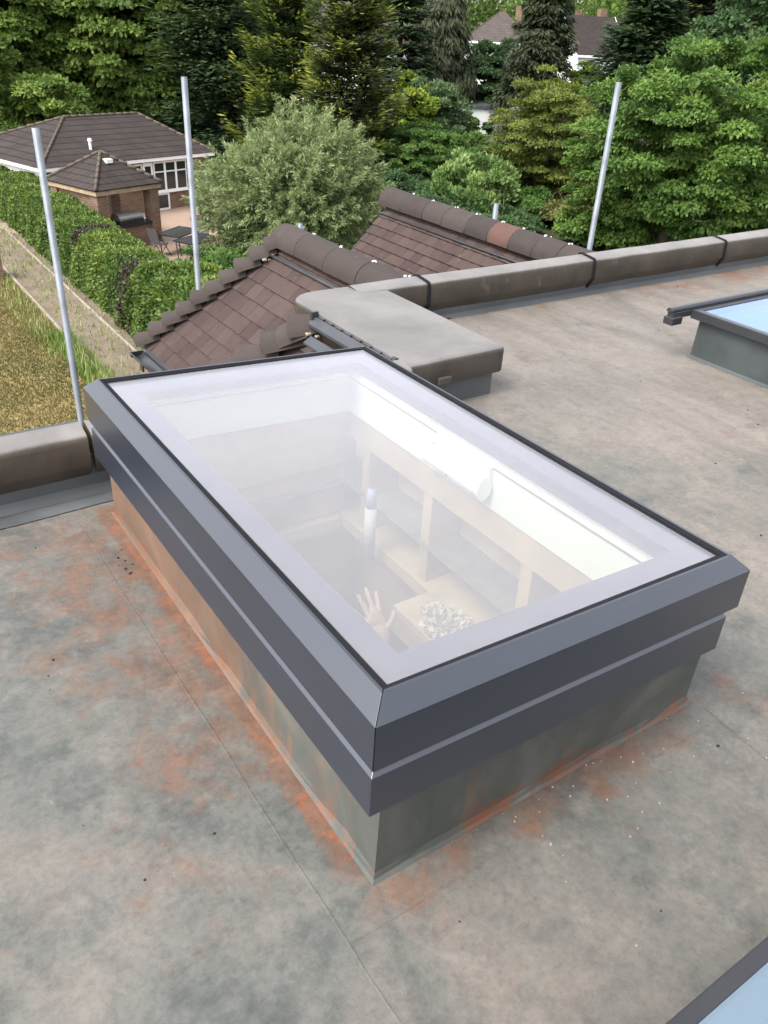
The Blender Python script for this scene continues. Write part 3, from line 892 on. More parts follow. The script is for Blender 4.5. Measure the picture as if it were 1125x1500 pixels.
# ------------------------------------------------------------------ tiled roofs
def full_tile(w, ln, name, mat):
    nu = 4; vs, fs = [], []
    th = .011
    for t_ in (0, 1):
        for vv in (0.0, ln):
            for k in range(nu+1):
                u = w*k/nu
                cam_ = .004*math.sin(math.pi*k/nu)
                vs.append((u, vv, cam_+(0 if t_ else -th)))
    n = nu+1
    for k in range(nu):
        fs += [(2*n+k, 2*n+k+1, 3*n+k+1, 3*n+k), (k, n+k, n+k+1, k+1), (n+k, 3*n+k, 3*n+k+1, n+k+1)]
    fs += [(0, 2*n, 3*n, n), (nu, n+nu, 3*n+nu, 2*n+nu)]
    me = bpy.data.meshes.new(name); me.from_pydata(vs, [], fs); me.materials.append(mat)
    return me
def clip(poly, pl):
    """keep a*u+b*v<=c"""
    a, b, c = pl; out = []
    for i in range(len(poly)):
        p, q = poly[i], poly[(i+1) % len(poly)]
        dp, dq = a*p[0]+b*p[1]-c, a*q[0]+b*q[1]-c
        if dp <= 0: out.append(p)
        if dp*dq < 0:
            s = dp/(dp-dq); out.append((p[0]+(q[0]-p[0])*s, p[1]+(q[1]-p[1])*s))
    return out
TILE_FULL = {}
def tile_slope(root, rootloc, O, U, V, u0, u1, vlen, gauge, w, planes, jitter=.0015):
    """courses of plain tiles on a slope: O ridge-side origin, U along the ridge, V down the slope"""
    O, U, V = Vector(O), Vector(U).normalized(), Vector(V).normalized()
    N = U.cross(V)
    if N.z < 0: N = -N
    hand = 1 if U.cross(V).dot(N) > 0 else -1
    key = (w, gauge)
    if key not in TILE_FULL: TILE_FULL[key] = full_tile(w-.0018, gauge*1.55, 'tile', M['tile'])
    nc = int(round(vlen/gauge))
    for c in range(nc):
        v1 = (c+1)*gauge; v0 = v1-gauge*1.55
        off = (c % 2)*w*.5+random.uniform(-.008, .008)
        k = int(math.floor((u0-off)/w))-1
        while k*w+off < u1:
            ua = k*w+off; k += 1
            rect = [(ua, max(v0, 0)), (ua+w-.0018, max(v0, 0)), (ua+w-.0018, v1), (ua, v1)]
            poly = rect
            for pln in planes:
                poly = clip(poly, pln)
                if len(poly) < 3: break
            if len(poly) < 3: continue
            area = abs(sum(poly[i][0]*poly[(i+1) % len(poly)][1]-poly[(i+1) % len(poly)][0]*poly[i][1] for i in range(len(poly))))/2
            fullarea = (w-.0018)*(v1-max(v0, 0))
            if area < .06*fullarea: continue
            tilt = math.atan2(.019, gauge*1.55)+random.uniform(-.006, .006)
            Vt = (V*math.cos(tilt)+N*math.sin(tilt)).normalized()
            Nt = (N*math.cos(tilt)-V*math.sin(tilt)).normalized()
            orig = O+U*ua+V*v0+N*(.004+random.uniform(0, jitter)) - Vector(rootloc)
            rot = random.uniform(-.006, .006)
            Ur = (U*math.cos(rot)+Vt*math.sin(rot)).normalized(); Vr = (Vt*math.cos(rot)-U*math.sin(rot)).normalized()
            if hand < 0: mt = frame_mat(orig, Ur, Vr, Nt)
            else: mt = frame_mat(orig, Ur, Vr, Nt)
            if area > .985*fullarea and v0 >= 0:
                inst('tile', TILE_FULL[key], root, mt)
            else:
                mb = MB(); mb.prism([(p[0]-ua, p[1]-v0, -.011) for p in poly], (0, 0, .013))
                o = mb.build('tile', M['tile'], root); o.matrix_basis = mt
def half_tile(r0, r1, ln, th, ang, name, mat, n=12, endcap=False):
    vs, fs = [], []
    for (y, r) in ((0, r0), (ln, r1)):
        for rr in (r, r-th):
            for k in range(n+1):
                a = math.radians(90-ang+2*ang*k/n)
                vs.append((rr*math.cos(a), y, rr*math.sin(a)))
    m = n+1
    for k in range(n):
        fs += [(k, k+1, 2*m+k+1, 2*m+k), (m+k, 3*m+k, 3*m+k+1, m+k+1), (k, m+k, m+k+1, k+1), (2*m+k, 2*m+k+1, 3*m+k+1, 3*m+k)]
    fs += [(0, 2*m, 3*m, m), (n, m+n, 3*m+n, 2*m+n)]
    if endcap:
        vs.append((0, ln-.012, 0)); c = len(vs)-1
        for k in range(n): fs.append((3*m+k, 3*m+k+1, c))
    import bmesh
    me = bpy.data.meshes.new(name); me.from_pydata(vs, [], fs)
    bm = bmesh.new(); bm.from_mesh(me); bmesh.ops.recalc_face_normals(bm, faces=bm.faces); bm.to_mesh(me); bm.free()
    me.materials.append(mat)
    me.polygons.foreach_set('use_smooth', [len(p.vertices) == 4 for p in me.polygons])
    return me
def es_mod(o):
    e = o.modifiers.new('es', 'EDGE_SPLIT'); e.split_angle = math.radians(40)
def ridge_line(root, rl, x, zc, seams, R, red=None):
    """seams: y positions of the joints, far to near"""
    for i in range(len(seams)-1):
        ya, yb = seams[i+1], seams[i]                # near, far
        ln = yb-ya
        first = i == 0
        me = half_tile(R-.004, R-.004+random.uniform(0, .004), ln-.011, .016, 96, 'ridge_tile', M['ridge_red'] if i == red else M['ridge'], 14, first)
        o = inst('ridge_tile', me, root, Matrix.Translation(Vector((x+random.uniform(-.003, .003), ya, zc+random.uniform(-.003, .003)))-Vector(rl)) @ Matrix.Rotation(random.uniform(-.01, .01), 4, 'X'))
        if i == red: o['label'] = 'terracotta red ridge tile'
        es_mod(o)
        if i:
            # mortar fillet in the joint and the pale clip on top
            me2 = half_tile(R-.0035, R-.0035, .014, .016, 96, 'ridge_joint', M['gap'], 12)
            inst('ridge_joint', me2, root, Matrix.Translation(Vector((x, yb-.0125, zc))-Vector(rl)))
            cl = MB()
            for q in range(3):
                a = math.radians(80+random.uniform(-14, 16)); yy = yb+random.uniform(-.02, .02)
                c = Vector((x+R*math.cos(a), yy, zc+R*math.sin(a))); s = random.uniform(.0025, .006)
                cl.box(c.x-s*1.2, c.x+s*1.2, c.y-s, c.y+s, c.z-.006, c.z+.006)
            PL(cl.build('ridge_clip', M['white'], root, bevel=.002), rl)
def hip_line(root, rl, A, B, n, side_w=.075, mat=None):
    """bonnet tiles from the foot B up to A"""
    A, B = Vector(A), Vector(B)
    d = (B-A); L = d.length; d.normalize()
    s = d.cross(Vector((0, 0, 1))).normalized(); nn = s.cross(d)
    if nn.z < 0: nn = -nn; s = -s
    step = L/n
    for k in range(n):
        me = half_tile(side_w*.80, side_w*1.25, step*1.38, .013, 82, 'hip_tile', mat or M['ridge'], 10)
        tilt = .30+random.uniform(-.03, .03)
        dt = (d*math.cos(tilt)+nn*math.sin(tilt)).normalized(); nt = s.cross(dt)
        if nt.z < 0: nt = -nt
        ss = dt.cross(nt)
        P = A+d*(step*(k+.62)-step*.80)-nn*.045
        o = inst('hip_tile', me, root, frame_mat(P-Vector(rl), ss, dt, nt)); es_mod(o)
        mm = MB()
        for q in range(5):
            a = random.uniform(-1, 1)
            c = A+d*(step*(k+.62)+random.uniform(-.02, .02))+s*a*.07+nn*(.05-.04*abs(a)-.006)
            r = random.uniform(.006, .014)
            mm.box(c.x-r, c.x+r, c.y-r, c.y+r, c.z-r*.6, c.z+r*.6)
        PL(mm.build('mortar_bed', M['mortar'], root, bevel=.003), rl)

TP = .95
VD = Vector((-1, 0, -TP)).normalized()
cosv = 1/math.sqrt(1+TP*TP)
# --- roof of the near bay
br_ = thing('tiled_roof', 'hipped brown tiled bay roof with bonnet hips and black gutter, nearest the skylight', 'tiled roof', (2.42, 3.9, -.95))
brl = (2.42, 3.9, -.95)
RX, RZ, RY = 2.42, -.03, 4.86
VL = 1.36
hip_du = .80/ (1.0/cosv)                      # hip: u grows .80 per metre of plan fall
tile_slope(br_, brl, (RX, 0, RZ), (0, 1, 0), VD, 2.95, 5.9, VL, .136, .150,
           [(1, -.78*cosv, RY+.02), (-1, 0, -2.95)])
# far hipped end, same courses
hipB = Vector((RX-VL*cosv, RY+.78*VL*cosv, RZ-VL*cosv*TP))
hipC = Vector((RX+VL*cosv, RY+.78*VL*cosv, RZ-VL*cosv*TP))
dk = MB()
dn = Vector((0, 0, -.03))
A0, A1 = Vector((RX, 2.95, RZ)), Vector((RX, RY, RZ))
for tri in ((A0, A1, hipB, Vector((RX-VL*cosv, 2.95, hipB.z))), (A0, A1, hipC, Vector((RX+VL*cosv, 2.95, hipB.z))), (A1, hipB, hipC)):
    dk.add([p+dn for p in tri], [tuple(range(len(tri)))])
PL(dk.build('roof_deck', M['lead_dk'], br_), brl)
hip_line(br_, brl, (RX-.02, RY+.03, RZ+.03), (hipB.x, hipB.y, hipB.z+.03), 10, .085)
ridge_line(br_, brl, RX, -.040, [4.99, 4.60, 4.17, 3.75, 3.36, 2.96], .138)
PL(MB().tube([(RX-.145, 2.95, -.125), (RX-.145, 4.97, -.125)], .014, 8).build('ridge_roll', M['lead_dk'], br_, smooth=True), brl)
mo = MB()
for k in range(9):
    c = Vector((RX-.17+random.uniform(-.05, .12), RY+random.uniform(-.02, .12), -.12+random.uniform(-.04, .04))); r = random.uniform(.008, .018)
    mo.box(c.x-r, c.x+r, c.y-r, c.y+r, c.z-r*.5, c.z+r*.5)
PL(mo.build('mortar_bed', M['mortar'], br_, bevel=.006), brl)
# gutter along the foot of the slope
gx = hipB.x-.055; gz = hipB.z-.035
gp = [(gx+.06*math.cos(math.radians(a)), gz+.05*math.sin(math.radians(a))) for a in range(180, 361, 20)]
gq = [(gx+.052*math.cos(math.radians(a)), gz+.042*math.sin(math.radians(a))) for a in range(360, 179, -20)]
gt = MB(); gt.loft([[(x, y, z) for x, z in gp+gq] for y in (3.2, hipB.y+.06)])
PL(gt.build('gutter', M['black_pvc'], br_), brl)
PL(MB().box(gx-.05, gx+.05, hipB.y+.05, hipB.y+.064, gz-.048, gz+.0).build('gutter_end', M['black_pvc'], br_), brl)
PL(MB().prism([(gx+.03, 3.2, gz+.05), (gx+.085, 3.2, gz+.055), (gx+.085, 3.2, gz+.065), (gx+.03, 3.2, gz+.058)], (0, hipB.y-3.2, 0)).build('eaves_tray', M['lead_dk'], br_), brl)
for k in range(4):
    y = 5.35-.3*k
    PL(MB().box(gx-.07, gx-.056, y, y+.06, gz-.055, gz-.005).build('gutter_bracket', M['black_pvc'], br_), brl)
PL(MB().box(gx+.08, gx+.10, 3.2, hipB.y-.02, gz-.18, gz+.02).build('fascia', M['black_pvc'], br_), brl)

# --- skirt of tiles round the corner under the slab
sr = thing('tiled_roof', 'small corner skirt of brown tiles and stepped hip tiles beside the grey slab', 'tiled roof', (1.3, 2.6, -.6))
srl = (1.3, 2.6, -.6)
SXx, SZ, SYy = 1.38, .12, 2.60
tile_slope(sr, srl, (SXx, 0, SZ), (0, 1, 0), VD, 1.9, 3.6, 1.22, .136, .150, [(1, -cosv*.98, SYy+.02), (-1, 0, -1.9)])
d2 = MB()
hB2 = Vector((SXx-1.22*cosv, SYy+1.2*cosv, SZ-1.22*cosv*TP))
for q in ((Vector((SXx, 1.9, SZ)), Vector((SXx, SYy, SZ)), hB2, Vector((hB2.x, 1.9, hB2.z))), (Vector((SXx, SYy, SZ)), hB2, Vector((2.2, hB2.y, hB2.z)), Vector((2.2, SYy, SZ)))):
    d2.add([p+dn for p in q], [(0, 1, 2, 3)])
PL(d2.build('roof_deck', M['lead_dk'], sr), srl)
hip_line(sr, srl, (SXx+.02, SYy-.02, SZ+.06), (hB2.x, hB2.y, hB2.z+.05), 9, .085)
me = half_tile(.085, .10, .17, .014, 85, 'hip_tile', M['ridge'], 10)
o = inst('hip_tile', me, sr, Matrix.Translation(Vector((1.345, 2.62, .118))-Vector(srl)) @ Matrix.Rotation(math.radians(38), 4, 'Z') @ Matrix.Rotation(math.radians(-28), 4, 'X')); es_mod(o)
mo = MB()
for k in range(10):
    c = Vector((1.30+random.uniform(-.03, .02), 2.56+random.uniform(-.03, .09), .125+random.uniform(-.03, .02))); r = random.uniform(.006, .013)
    mo.box(c.x-r, c.x+r, c.y-r, c.y+r, c.z-r*.5, c.z+r*.5)
PL(mo.build('mortar_bed', M['mortar'], sr, bevel=.005), srl)

# --- gabled roof further along
g2 = thing('tiled_roof', 'gabled brown tiled roof with one red ridge tile, behind the long parapet', 'tiled roof', (4.1, 4.4, -.6))
g2l = (4.1, 4.4, -.6)
GX, GZ, GY = 4.10, -.03, 5.96
tile_slope(g2, g2l, (GX, 0, GZ), (0, 1, 0), VD, 2.95, GY, 1.02, .098, .125, [(1, 0, GY), (-1, 0, -2.95)])
d3 = MB()
for s in (-1, 1):
    a = [Vector((GX, 2.95, GZ)), Vector((GX, GY-.02, GZ)), Vector((GX+s*1.02*cosv, GY-.02, GZ-1.02*cosv*TP)), Vector((GX+s*1.02*cosv, 2.95, GZ-1.02*cosv*TP))]
    d3.add([p+dn for p in a], [(0, 1, 2, 3)])
PL(d3.build('roof_deck', M['lead_dk'], g2), g2l)
for s in (-1, 1):
    a0 = Vector((GX, GY-.012, GZ-.045)); b0 = a0+Vector((s*1.02, 0, -1.02*TP))*cosv
    PL(MB().prism([a0, b0, b0+Vector((0, 0, -.10)), a0+Vector((0, 0, -.10))], (0, -.03, 0)).build('barge_board', M['black_pvc'], g2), g2l)
ridge_line(g2, g2l, GX, -.035, [6.02, 5.66, 5.31, 5.02, 4.70, 4.40, 4.14, 3.86, 3.60, 3.30, 2.96], .135, red=5)
PL(MB().tube([(GX-.142, 2.95, -.118), (GX-.142, 5.98, -.118)], .011, 8).build('ridge_roll', M['black_pvc'], g2, smooth=True), g2l)

# ------------------------------------------------------------------ scaffold tubes
def post(x, y, top, r, label, lean=(0, 0)):
    t = thing('scaffold_pole', label, 'pole', (x, y, G), 0, 'galvanised scaffold poles around the roof')
    mb = MB(); n = 16
    H = top-G
    pts = [(lean[0]*k/H*H, lean[1]*k/H*H, k) for k in (0, H)]
    rings = []
    for z in (0, H*.5, H):
        rings.append([(r*math.cos(2*math.pi*k/n)+lean[0]*z, r*math.sin(2*math.pi*k/n)+lean[1]*z, z) for k in range(n)])
    mb.loft(rings)
    mb.build('tube', M['steel'], t, smooth=True)
    e = MB(); e.loft([[(r*.86*math.cos(2*math.pi*k/n)+lean[0]*H, r*.86*math.sin(2*math.pi*k/n)+lean[1]*H, z) for k in range(n)] for z in (H-.02, H+.001)])
    e.build('tube_mouth', M['gap'], t)
    return t
post(.71, 5.06, .785, .0235, 'tall scaffold pole standing over the dry lawn beside the left parapet')
post(2.08, 5.98, 1.015, .024, 'tall scaffold pole in front of the silvery willow crown')
post(6.80, 5.81, 1.03, .031, 'tall scaffold pole in front of the bright green maple')
post(6.71, 7.40, -.465, .032, 'stub end of a scaffold pole showing over the gabled ridge')
post(3.71, 7.10, -.425, .026, 'stub end of a scaffold pole showing over the hipped bay ridge')

# ------------------------------------------------------------------ garden ground
gr = MB(); gr.add([(-150, -60, G-.05), (500, -60, G-.05), (500, 600, G-.05), (-150, 600, G-.05)], [(0, 1, 2, 3)])
tag(gr.build('ground', M['garden'], fix=False), kind='structure')
def sheet(name, pts, z, mat):
    m = MB(); m.add([(x, y, z) for x, y in pts], [tuple(range(len(pts)))])
    return tag(m.build(name, mat, fix=False), kind='structure')
sheet('lawn', [(-12, 1.9), (4.42, 1.9), (4.42, 70), (-12, 70)], G-.02, M['lawn'])
sheet('path', [(4.50, 1.9), (6.3, 1.9), (6.3, 70), (4.50, 70)], G-.03, M['path'])
ke = MB(); ke.box(4.42, 4.50, 2, 70, G-.1, G+.05)
tag(ke.build('path_edging', M['concrete'], bevel=.01), kind='structure')
ke = MB(); ke.box(5.72, 5.78, 2, 70, G-.1, G+.03)
tag(ke.build('path_edging', M['concrete'], bevel=.01), kind='structure')
R17 = math.radians(17)
def rot(u, v, ox=0, oy=0):
    return (ox+u*math.cos(R17)-v*math.sin(R17), oy+u*math.sin(R17)+v*math.cos(R17))
sheet('patio', [rot(-1.6, -.6, 9.8, 27.1), rot(12, -.6, 9.8, 27.1), rot(12, 10, 9.8, 27.1), rot(-1.6, 10, 9.8, 27.1)], G+.01, M['patio'])
lw = thing('garden_wall', 'low brick retaining wall with pale capping along the front of the patio', 'wall', (8.2, 26.5, G), R17)
MB().box(0, 11, -.30, .0, -.4, .28).build('wall', M['brick'], lw)
MB().box(-.03, 11, -.33, .03, .28, .33).build('capping', M['concrete'], lw, bevel=.01)

pier = thing('brick_pier', 'short brick pier at the far end of the dry lawn by the path', 'pier', (4.0, 28.5, G))
MB().box(-.3, .22, -.25, .25, 0, .95).build('pier', M['brick'], pier)
MB().box(-.33, .25, -.28, .28, .95, 1.0).build('cap', M['concrete'], pier)

# dry grass blades
def blades(name, area, n, h, mat, bias=0.0, w=.012):
    x = rng.uniform(area[0], area[1], n); y = rng.uniform(area[2], area[3], n)
    hh = h*rng.uniform(.4, 1.2, n); a = rng.uniform(0, 2*np.pi, n); ln = rng.uniform(.1, .7, n)*hh
    ww = w*rng.uniform(.6, 1.6, n)
    v = np.zeros((n, 3, 3))
    dx, dy = np.cos(a), np.sin(a)
    v[:, 0] = np.stack([x-dy*ww, y+dx*ww, np.full(n, G-.02)], 1)
    v[:, 1] = np.stack([x+dy*ww, y-dx*ww, np.full(n, G-.02)], 1)
    v[:, 2] = np.stack([x+dx*ln, y+dy*ln, G+hh], 1)
    pat = np.sin(x*1.7+np.sin(y*.9)*1.3)*np.sin(y*1.3+x*.4)*.22+np.sin(y*.55)*.1
    t = np.clip(.55+bias+pat+rng.normal(0, .22, n), 0, 1)
    return np_mesh(name, v.reshape(-1, 3), np.arange(n*3).reshape(n, 3), np.repeat(t, 3), mat)
tag(blades('lawn_grass', (-2.5, 4.40, 9, 36), 160000, .052, LM['grass']), kind='stuff')
wd = blades('edge_weeds', (3.95, 4.62, 16.5, 22), 900, .42, LM['weed'], 0, .016); tag(wd, kind='stuff')
wd = blades('edge_weeds', (4.6, 6.2, 15, 36), 1600, .16, LM['weed'], .1, .014); tag(wd, kind='stuff')
wd = blades('edge_weeds', (3.6, 4.45, 20, 36), 1500, .22, LM['weed'], .15, .014); tag(wd, kind='stuff')

# ------------------------------------------------------------------ vegetation
VIEW = np.array([0.58, 0.81, 0.0])
def trunk(root, h, r, limbs=5, spread=1.5, lean=.15, start=.35):
    m = MB()
    top = Vector((random.uniform(-lean, lean), random.uniform(-lean, lean), h))
    m.tube([(0, 0, -.1), top*.3+Vector((.03, 0, 0)), top*.65, top], [r*1.25, r, r*.7, r*.25], 8)
    o = m.build('trunk', M['trunk'], root, smooth=True)
    for k in range(limbs):
        t = random.uniform(start, .85); a = random.uniform(0, 6.28)
        b = top*t; L = spread*random.uniform(.6, 1.1)*(1.15-t)
        m = MB(); m.tube([b, b+Vector((math.cos(a)*L*.5, math.sin(a)*L*.5, L*.45)), b+Vector((math.cos(a)*L, math.sin(a)*L, L*1.0))], [r*.5, r*.32, r*.1], 6)
        m.build('limb', M['trunk'], o, smooth=True)
    return o
def broad(name, label, cat, x, y, H, rad, crown0, mat, nclump, nleaf, leaf=.2, clump=.7, flat=.6, tr=.2, group=None, lobes=7, shape='egg', up=.35, tintb=.0, droop=.2, spread_t=.18, trunk_limbs=5, z=G, cname='crown'):
    """leafy tree or shrub: clumps of leaves through an uneven envelope from crown0 to H"""
    root = thing(name, label, cat, (x, y, z), 0, group)
    if tr: trunk(root, crown0+(H-crown0)*.62, tr, trunk_limbs, rad*.9, start=max(.25, min(.7, crown0/H+.05)))
    hz = (H-crown0)/2; cz = crown0+hz
    ld = unit(lobes); la = rng.uniform(.0, .34, lobes)
    d = unit(int(nclump*2.2))
    keep = (d @ VIEW < .35) | (rng.random(len(d)) < .5)
    d = d[keep][:nclump]
    bump = .82+(np.maximum(0, d @ ld.T)**4 * la).sum(1)
    rr = (rng.random(len(d))**.36)
    if shape == 'cone':
        wz = np.clip(.5-d[:, 2]*.5, 0, 1)
        sc = .35+.75*wz
    elif shape == 'dome':
        sc = np.where(d[:, 2] < 0, 1.0, 1.0)
    else:
        sc = 1.0
    C_ = d*rr[:, None]*bump[:, None]
    C_[:, 0] *= rad*sc; C_[:, 1] *= rad*sc; C_[:, 2] = cz+C_[:, 2]*hz
    C_[:, 2] = np.clip(C_[:, 2], crown0*.7+.05, None)
    cr_ = clump*rng.uniform(.55, 1.25, len(C_))
    ct_ = rng.normal(.42+tintb, spread_t, len(C_))
    per = max(4, nleaf//len(C_))
    idx = np.repeat(np.arange(len(C_)), per)
    q = unit(len(idx)); q[:, 2] = np.abs(q[:, 2])*.9-.25
    P = C_[idx]+q*(cr_[idx]*rng.random(len(idx))**.4)[:, None]*np.array([1, 1, flat])
    P[:, 2] = np.clip(P[:, 2], .02, None)
    out = P-np.array([0, 0, cz]); out /= np.linalg.norm(out, axis=1, keepdims=True)+1e-6
    Dr = out*.6+unit(len(idx))*.8+q*.4; Dr[:, 2] -= droop
    Nr = out*.75+unit(len(idx))*.55+np.array([0, 0, up+.35])
    lf = leaf*rng.uniform(.6, 1.3, len(idx))
    tint = ct_[idx]+rng.normal(0, .13, len(idx))+.16*np.clip(q[:, 2], 0, 1)
    leaves(cname, P, Dr, Nr, lf, lf*.62, tint, mat, root)
    return root
def conifer(name, label, cat, x, y, H, rad, base, mat, whorls, per, sprays, ln=.42, wd=.13, droop=.35, upturn=.25, power=.8, hang=0.0, tips=.5, tr=.25, group=None, irregular=.25, z=G, tintb=0.0):
    """tiers of boughs carrying flat sprays; young growth at the tips is lighter"""
    root = thing(name, label, cat, (x, y, z), 0, group)
    m = MB(); m.tube([(0, 0, -.1), (0, 0, H*.5), (0, 0, H*.98)], [tr*1.2, tr*.7, .03], 8)
    m.build('trunk', M['trunk'], root, smooth=True)
    Ps, Ds, Ns, Ts, Ls = [], [], [], [], []
    for w in range(whorls):
        t = (w+rng.uniform(-.3, .3))/whorls
        z0 = base+(H-base)*np.clip(t, 0, 1)
        for k in range(per):
            a = rng.uniform(0, 2*np.pi)
            dirv = np.array([np.cos(a), np.sin(a), 0])
            if dirv @ VIEW > .45 and rng.random() < .45: continue
            L = max(.25, rad*(1.02-t)**power*rng.uniform(1-irregular, 1+irregular*.7))
            s = rng.random(sprays)**.75
            zc = z0-droop*L*s+upturn*L*s**2.5
            side = np.cross(dirv, [0, 0, 1])
            spread_ = (rng.normal(0, 1, sprays))*(.10+.26*(1-s*.5))*L*.55
            P = dirv*(s*L)[:, None]+side*spread_[:, None]
            P[:, 2] = zc+rng.normal(0, .05*L+.03, sprays)-hang*np.abs(rng.normal(0, 1, sprays))*.5
            D = dirv*.75+side*(np.sign(spread_)*rng.uniform(.2, .9, sprays))[:, None]+unit(sprays)*.28
            D[:, 2] += upturn*.8*s-droop*.45-hang*2.0
            N = np.array([0, 0, 1.0])+unit(sprays)*.45+(dirv*.4 if hang > .2 else 0)
            Ps.append(P); Ds.append(D); Ns.append(N)
            Ts.append(.26+tintb+rng.normal(0, .10)+tips*np.clip(s-.62, 0, 1)**1.0*2.1*rng.uniform(.5, 1.2)+rng.normal(0, .10, sprays))
            Ls.append(ln*rng.uniform(.6, 1.3, sprays))
    P, D, N, T, L_ = map(np.concatenate, (Ps, Ds, Ns, Ts, Ls))
    leaves('crown', P, D, N, L_, L_*(wd/ln), T, mat, root)
    return root

# hedge along the path
def hedge(name, label, x0, x1, y0, y1, h, mat, n, purple=None, rnd=.10, leaf=.085):
    root = thing(name, label, 'hedge', ((x0+x1)/2, (y0+y1)/2, G))
    cx, cy = (x0+x1)/2, (y0+y1)/2
    # sample the skin of a lumpy box, near and path side and top
    L, W = y1-y0, x1-x0
    a = np.array([L*h*1.3, L*h*.5, W*h*1.2, L*W*1.2]); p = a/a.sum()
    face = rng.choice(4, n, p=p)
    u, v = rng.random(n), rng.random(n)
    P = np.empty((n, 3)); Nn = np.zeros((n, 3))
    f0, f1, f2, f3 = (face == k for k in range(4))
    P[f0] = np.stack([np.full(f0.sum(), -W/2), (u[f0]-.5)*L, v[f0]*h], 1); Nn[f0] = (-1, 0, .1)
    P[f1] = np.stack([np.full(f1.sum(), W/2), (u[f1]-.5)*L, v[f1]*h], 1); Nn[f1] = (1, 0, .1)
    P[f2] = np.stack([(u[f2]-.5)*W, np.full(f2.sum(), -L/2), v[f2]*h], 1); Nn[f2] = (0, -1, .1)
    P[f3] = np.stack([(u[f3]-.5)*W, (v[f3]-.5)*L, np.full(f3.sum(), h)], 1); Nn[f3] = (0, 0, 1)
    # lumps and rounded shoulders
    lump = (np.sin(P[:, 1]*2.1+P[:, 2]*1.3)*np.sin(P[:, 1]*.83+1.7+P[:, 0]*1.9)+.7*np.sin(P[:, 1]*4.3+P[:, 2]*3.7+P[:, 0]*2.9))*rnd*.55
    rim = np.clip((P[:, 2]-h*.62)/(h*.38), 0, 1)**2
    P[:, 0] *= 1-rim*.30*(~f3)
    P[:, 1] -= np.sign(P[:, 1])*rim*.25*f2
    edge = np.clip(np.abs(P[:, 0])/(W/2), 0, 1)**4
    P[:, 2] -= f3*edge*.35
    P += Nn*(lump-np.abs(rng.normal(0, .13, n)))[:, None]
    P[:, 2] = np.clip(P[:, 2], .03, None)
    D = Nn*.5+unit(n)*.8; D[:, 2] += .1
    N = Nn*.6+unit(n)*.6+np.array([0, 0, .35])
    T = .40+lump*.5/max(rnd, .1)*.5+rng.normal(0, .17, n)+.10*f3+.12*np.sin(P[:, 1]*1.1+2)*np.sin(P[:, 1]*.37)
    lf = leaf*rng.uniform(.5, 1.7, n)
    if purple is not None:
        pm = purple(P+np.array([cx, cy, 0]))
        leaves('foliage', P[~pm], D[~pm], N[~pm], lf[~pm], lf[~pm]*.6, T[~pm], mat, root)
        o = leaves('foliage', P[pm], D[pm], N[pm], lf[pm], lf[pm]*.7, T[pm], LM['purple'], root); o['label'] = 'dark purple leaves in the hedge'
    else:
        leaves('foliage', P, D, N, lf, lf*.6, T, mat, root)
    c = MB(); c.box(-W/2+.32, W/2-.32, -L/2+.35, L/2-.35, 0, h-.42)
    c.build('branches', M['trunk'], root)
    return root
hedge('hedge', 'long leafy hedge with yellow green top running beside the gravel path', 6.05, 7.75, 20.2, 52, 1.85, LM['hedge'], 200000,
      lambda P: (np.abs(P[:, 1]-(21.5+.35*np.sin(P[:, 2]*2.3)+.5*np.sin(P[:, 0]*2.1))) < .75*rng.random(len(P))) & (rng.random(len(P)) < .7) | ((np.abs(P[:, 1]-26.2) < .45*rng.random(len(P))) & (P[:, 2] > 1.4)))
hedge('hedge', 'rounded light green near end of the hedge, next to the tiled hip', 6.1, 8.2, 16.4, 20.6, 2.1, LM['hedge'], 46000, None, .16, .105)

# willow-like tree with upswept silvery sprays
def plume_tree(name, label, x, y, H, rad, mat, nplume, per):
    root = thing(name, label, 'tree', (x, y, G))
    trunk(root, H*.55, .16, 9, rad*.8, start=.15)
    a = rng.uniform(0, 2*np.pi, nplume); el = np.arccos(rng.uniform(-.55, .98, nplume))
    dirs = np.stack([np.cos(a)*np.sin(el), np.sin(a)*np.sin(el), np.cos(el)], 1)
    keep = (dirs @ VIEW < .4) | (rng.random(nplume) < .5); dirs = dirs[keep]; n = len(dirs)
    lobes = unit(9); lobes[:, 2] = np.abs(lobes[:, 2])
    b = .74+(np.maximum(0, dirs @ lobes.T)**6*.30).sum(1)
    rr = rng.random(n)**.4
    c0 = dirs*(rr*b)[:, None]*np.array([rad, rad, H*.50]); c0[:, 2] += H*.40
    c0[:, 2] = np.clip(c0[:, 2], .35, None)
    idx = np.repeat(np.arange(n), per)
    s = rng.random(len(idx))
    L = rng.uniform(.35, 1.0, n)[idx]
    axis = dirs[idx]*.8+np.array([0, 0, .22]); axis += rng.normal(0, .22, (n, 3))[idx]
    axis /= np.linalg.norm(axis, axis=1, keepdims=True)
    P = c0[idx]+axis*(s*L)[:, None]+rng.normal(0, .10, (len(idx), 3))*(1.15-s)[:, None]
    # lower skirts droop
    low = np.clip(1-c0[idx, 2]/(H*.45), 0, 1)
    P[:, 2] -= low*s*.5
    P[:, 2] = np.clip(P[:, 2], .05, None)
    D = axis*.8+unit(len(idx))*.65
    N = unit(len(idx))+dirs[idx]*.5+np.array([0, 0, .5])
    tint = rng.normal(.40, .14, n)[idx]+.22*s+rng.normal(0, .1, len(idx))-.0
    D[:, 2] -= .35*(1-s)+.15
    lf = .165*rng.uniform(.5, 1.3, len(idx))
    leaves('crown', P, D, N, lf, lf*.24, tint, mat, root)
plume_tree('willow_tree', 'bushy silver green willow like tree beside the patio table', 13.85, 25.8, 5.05, 2.3, LM['willow'], 2100, 100)

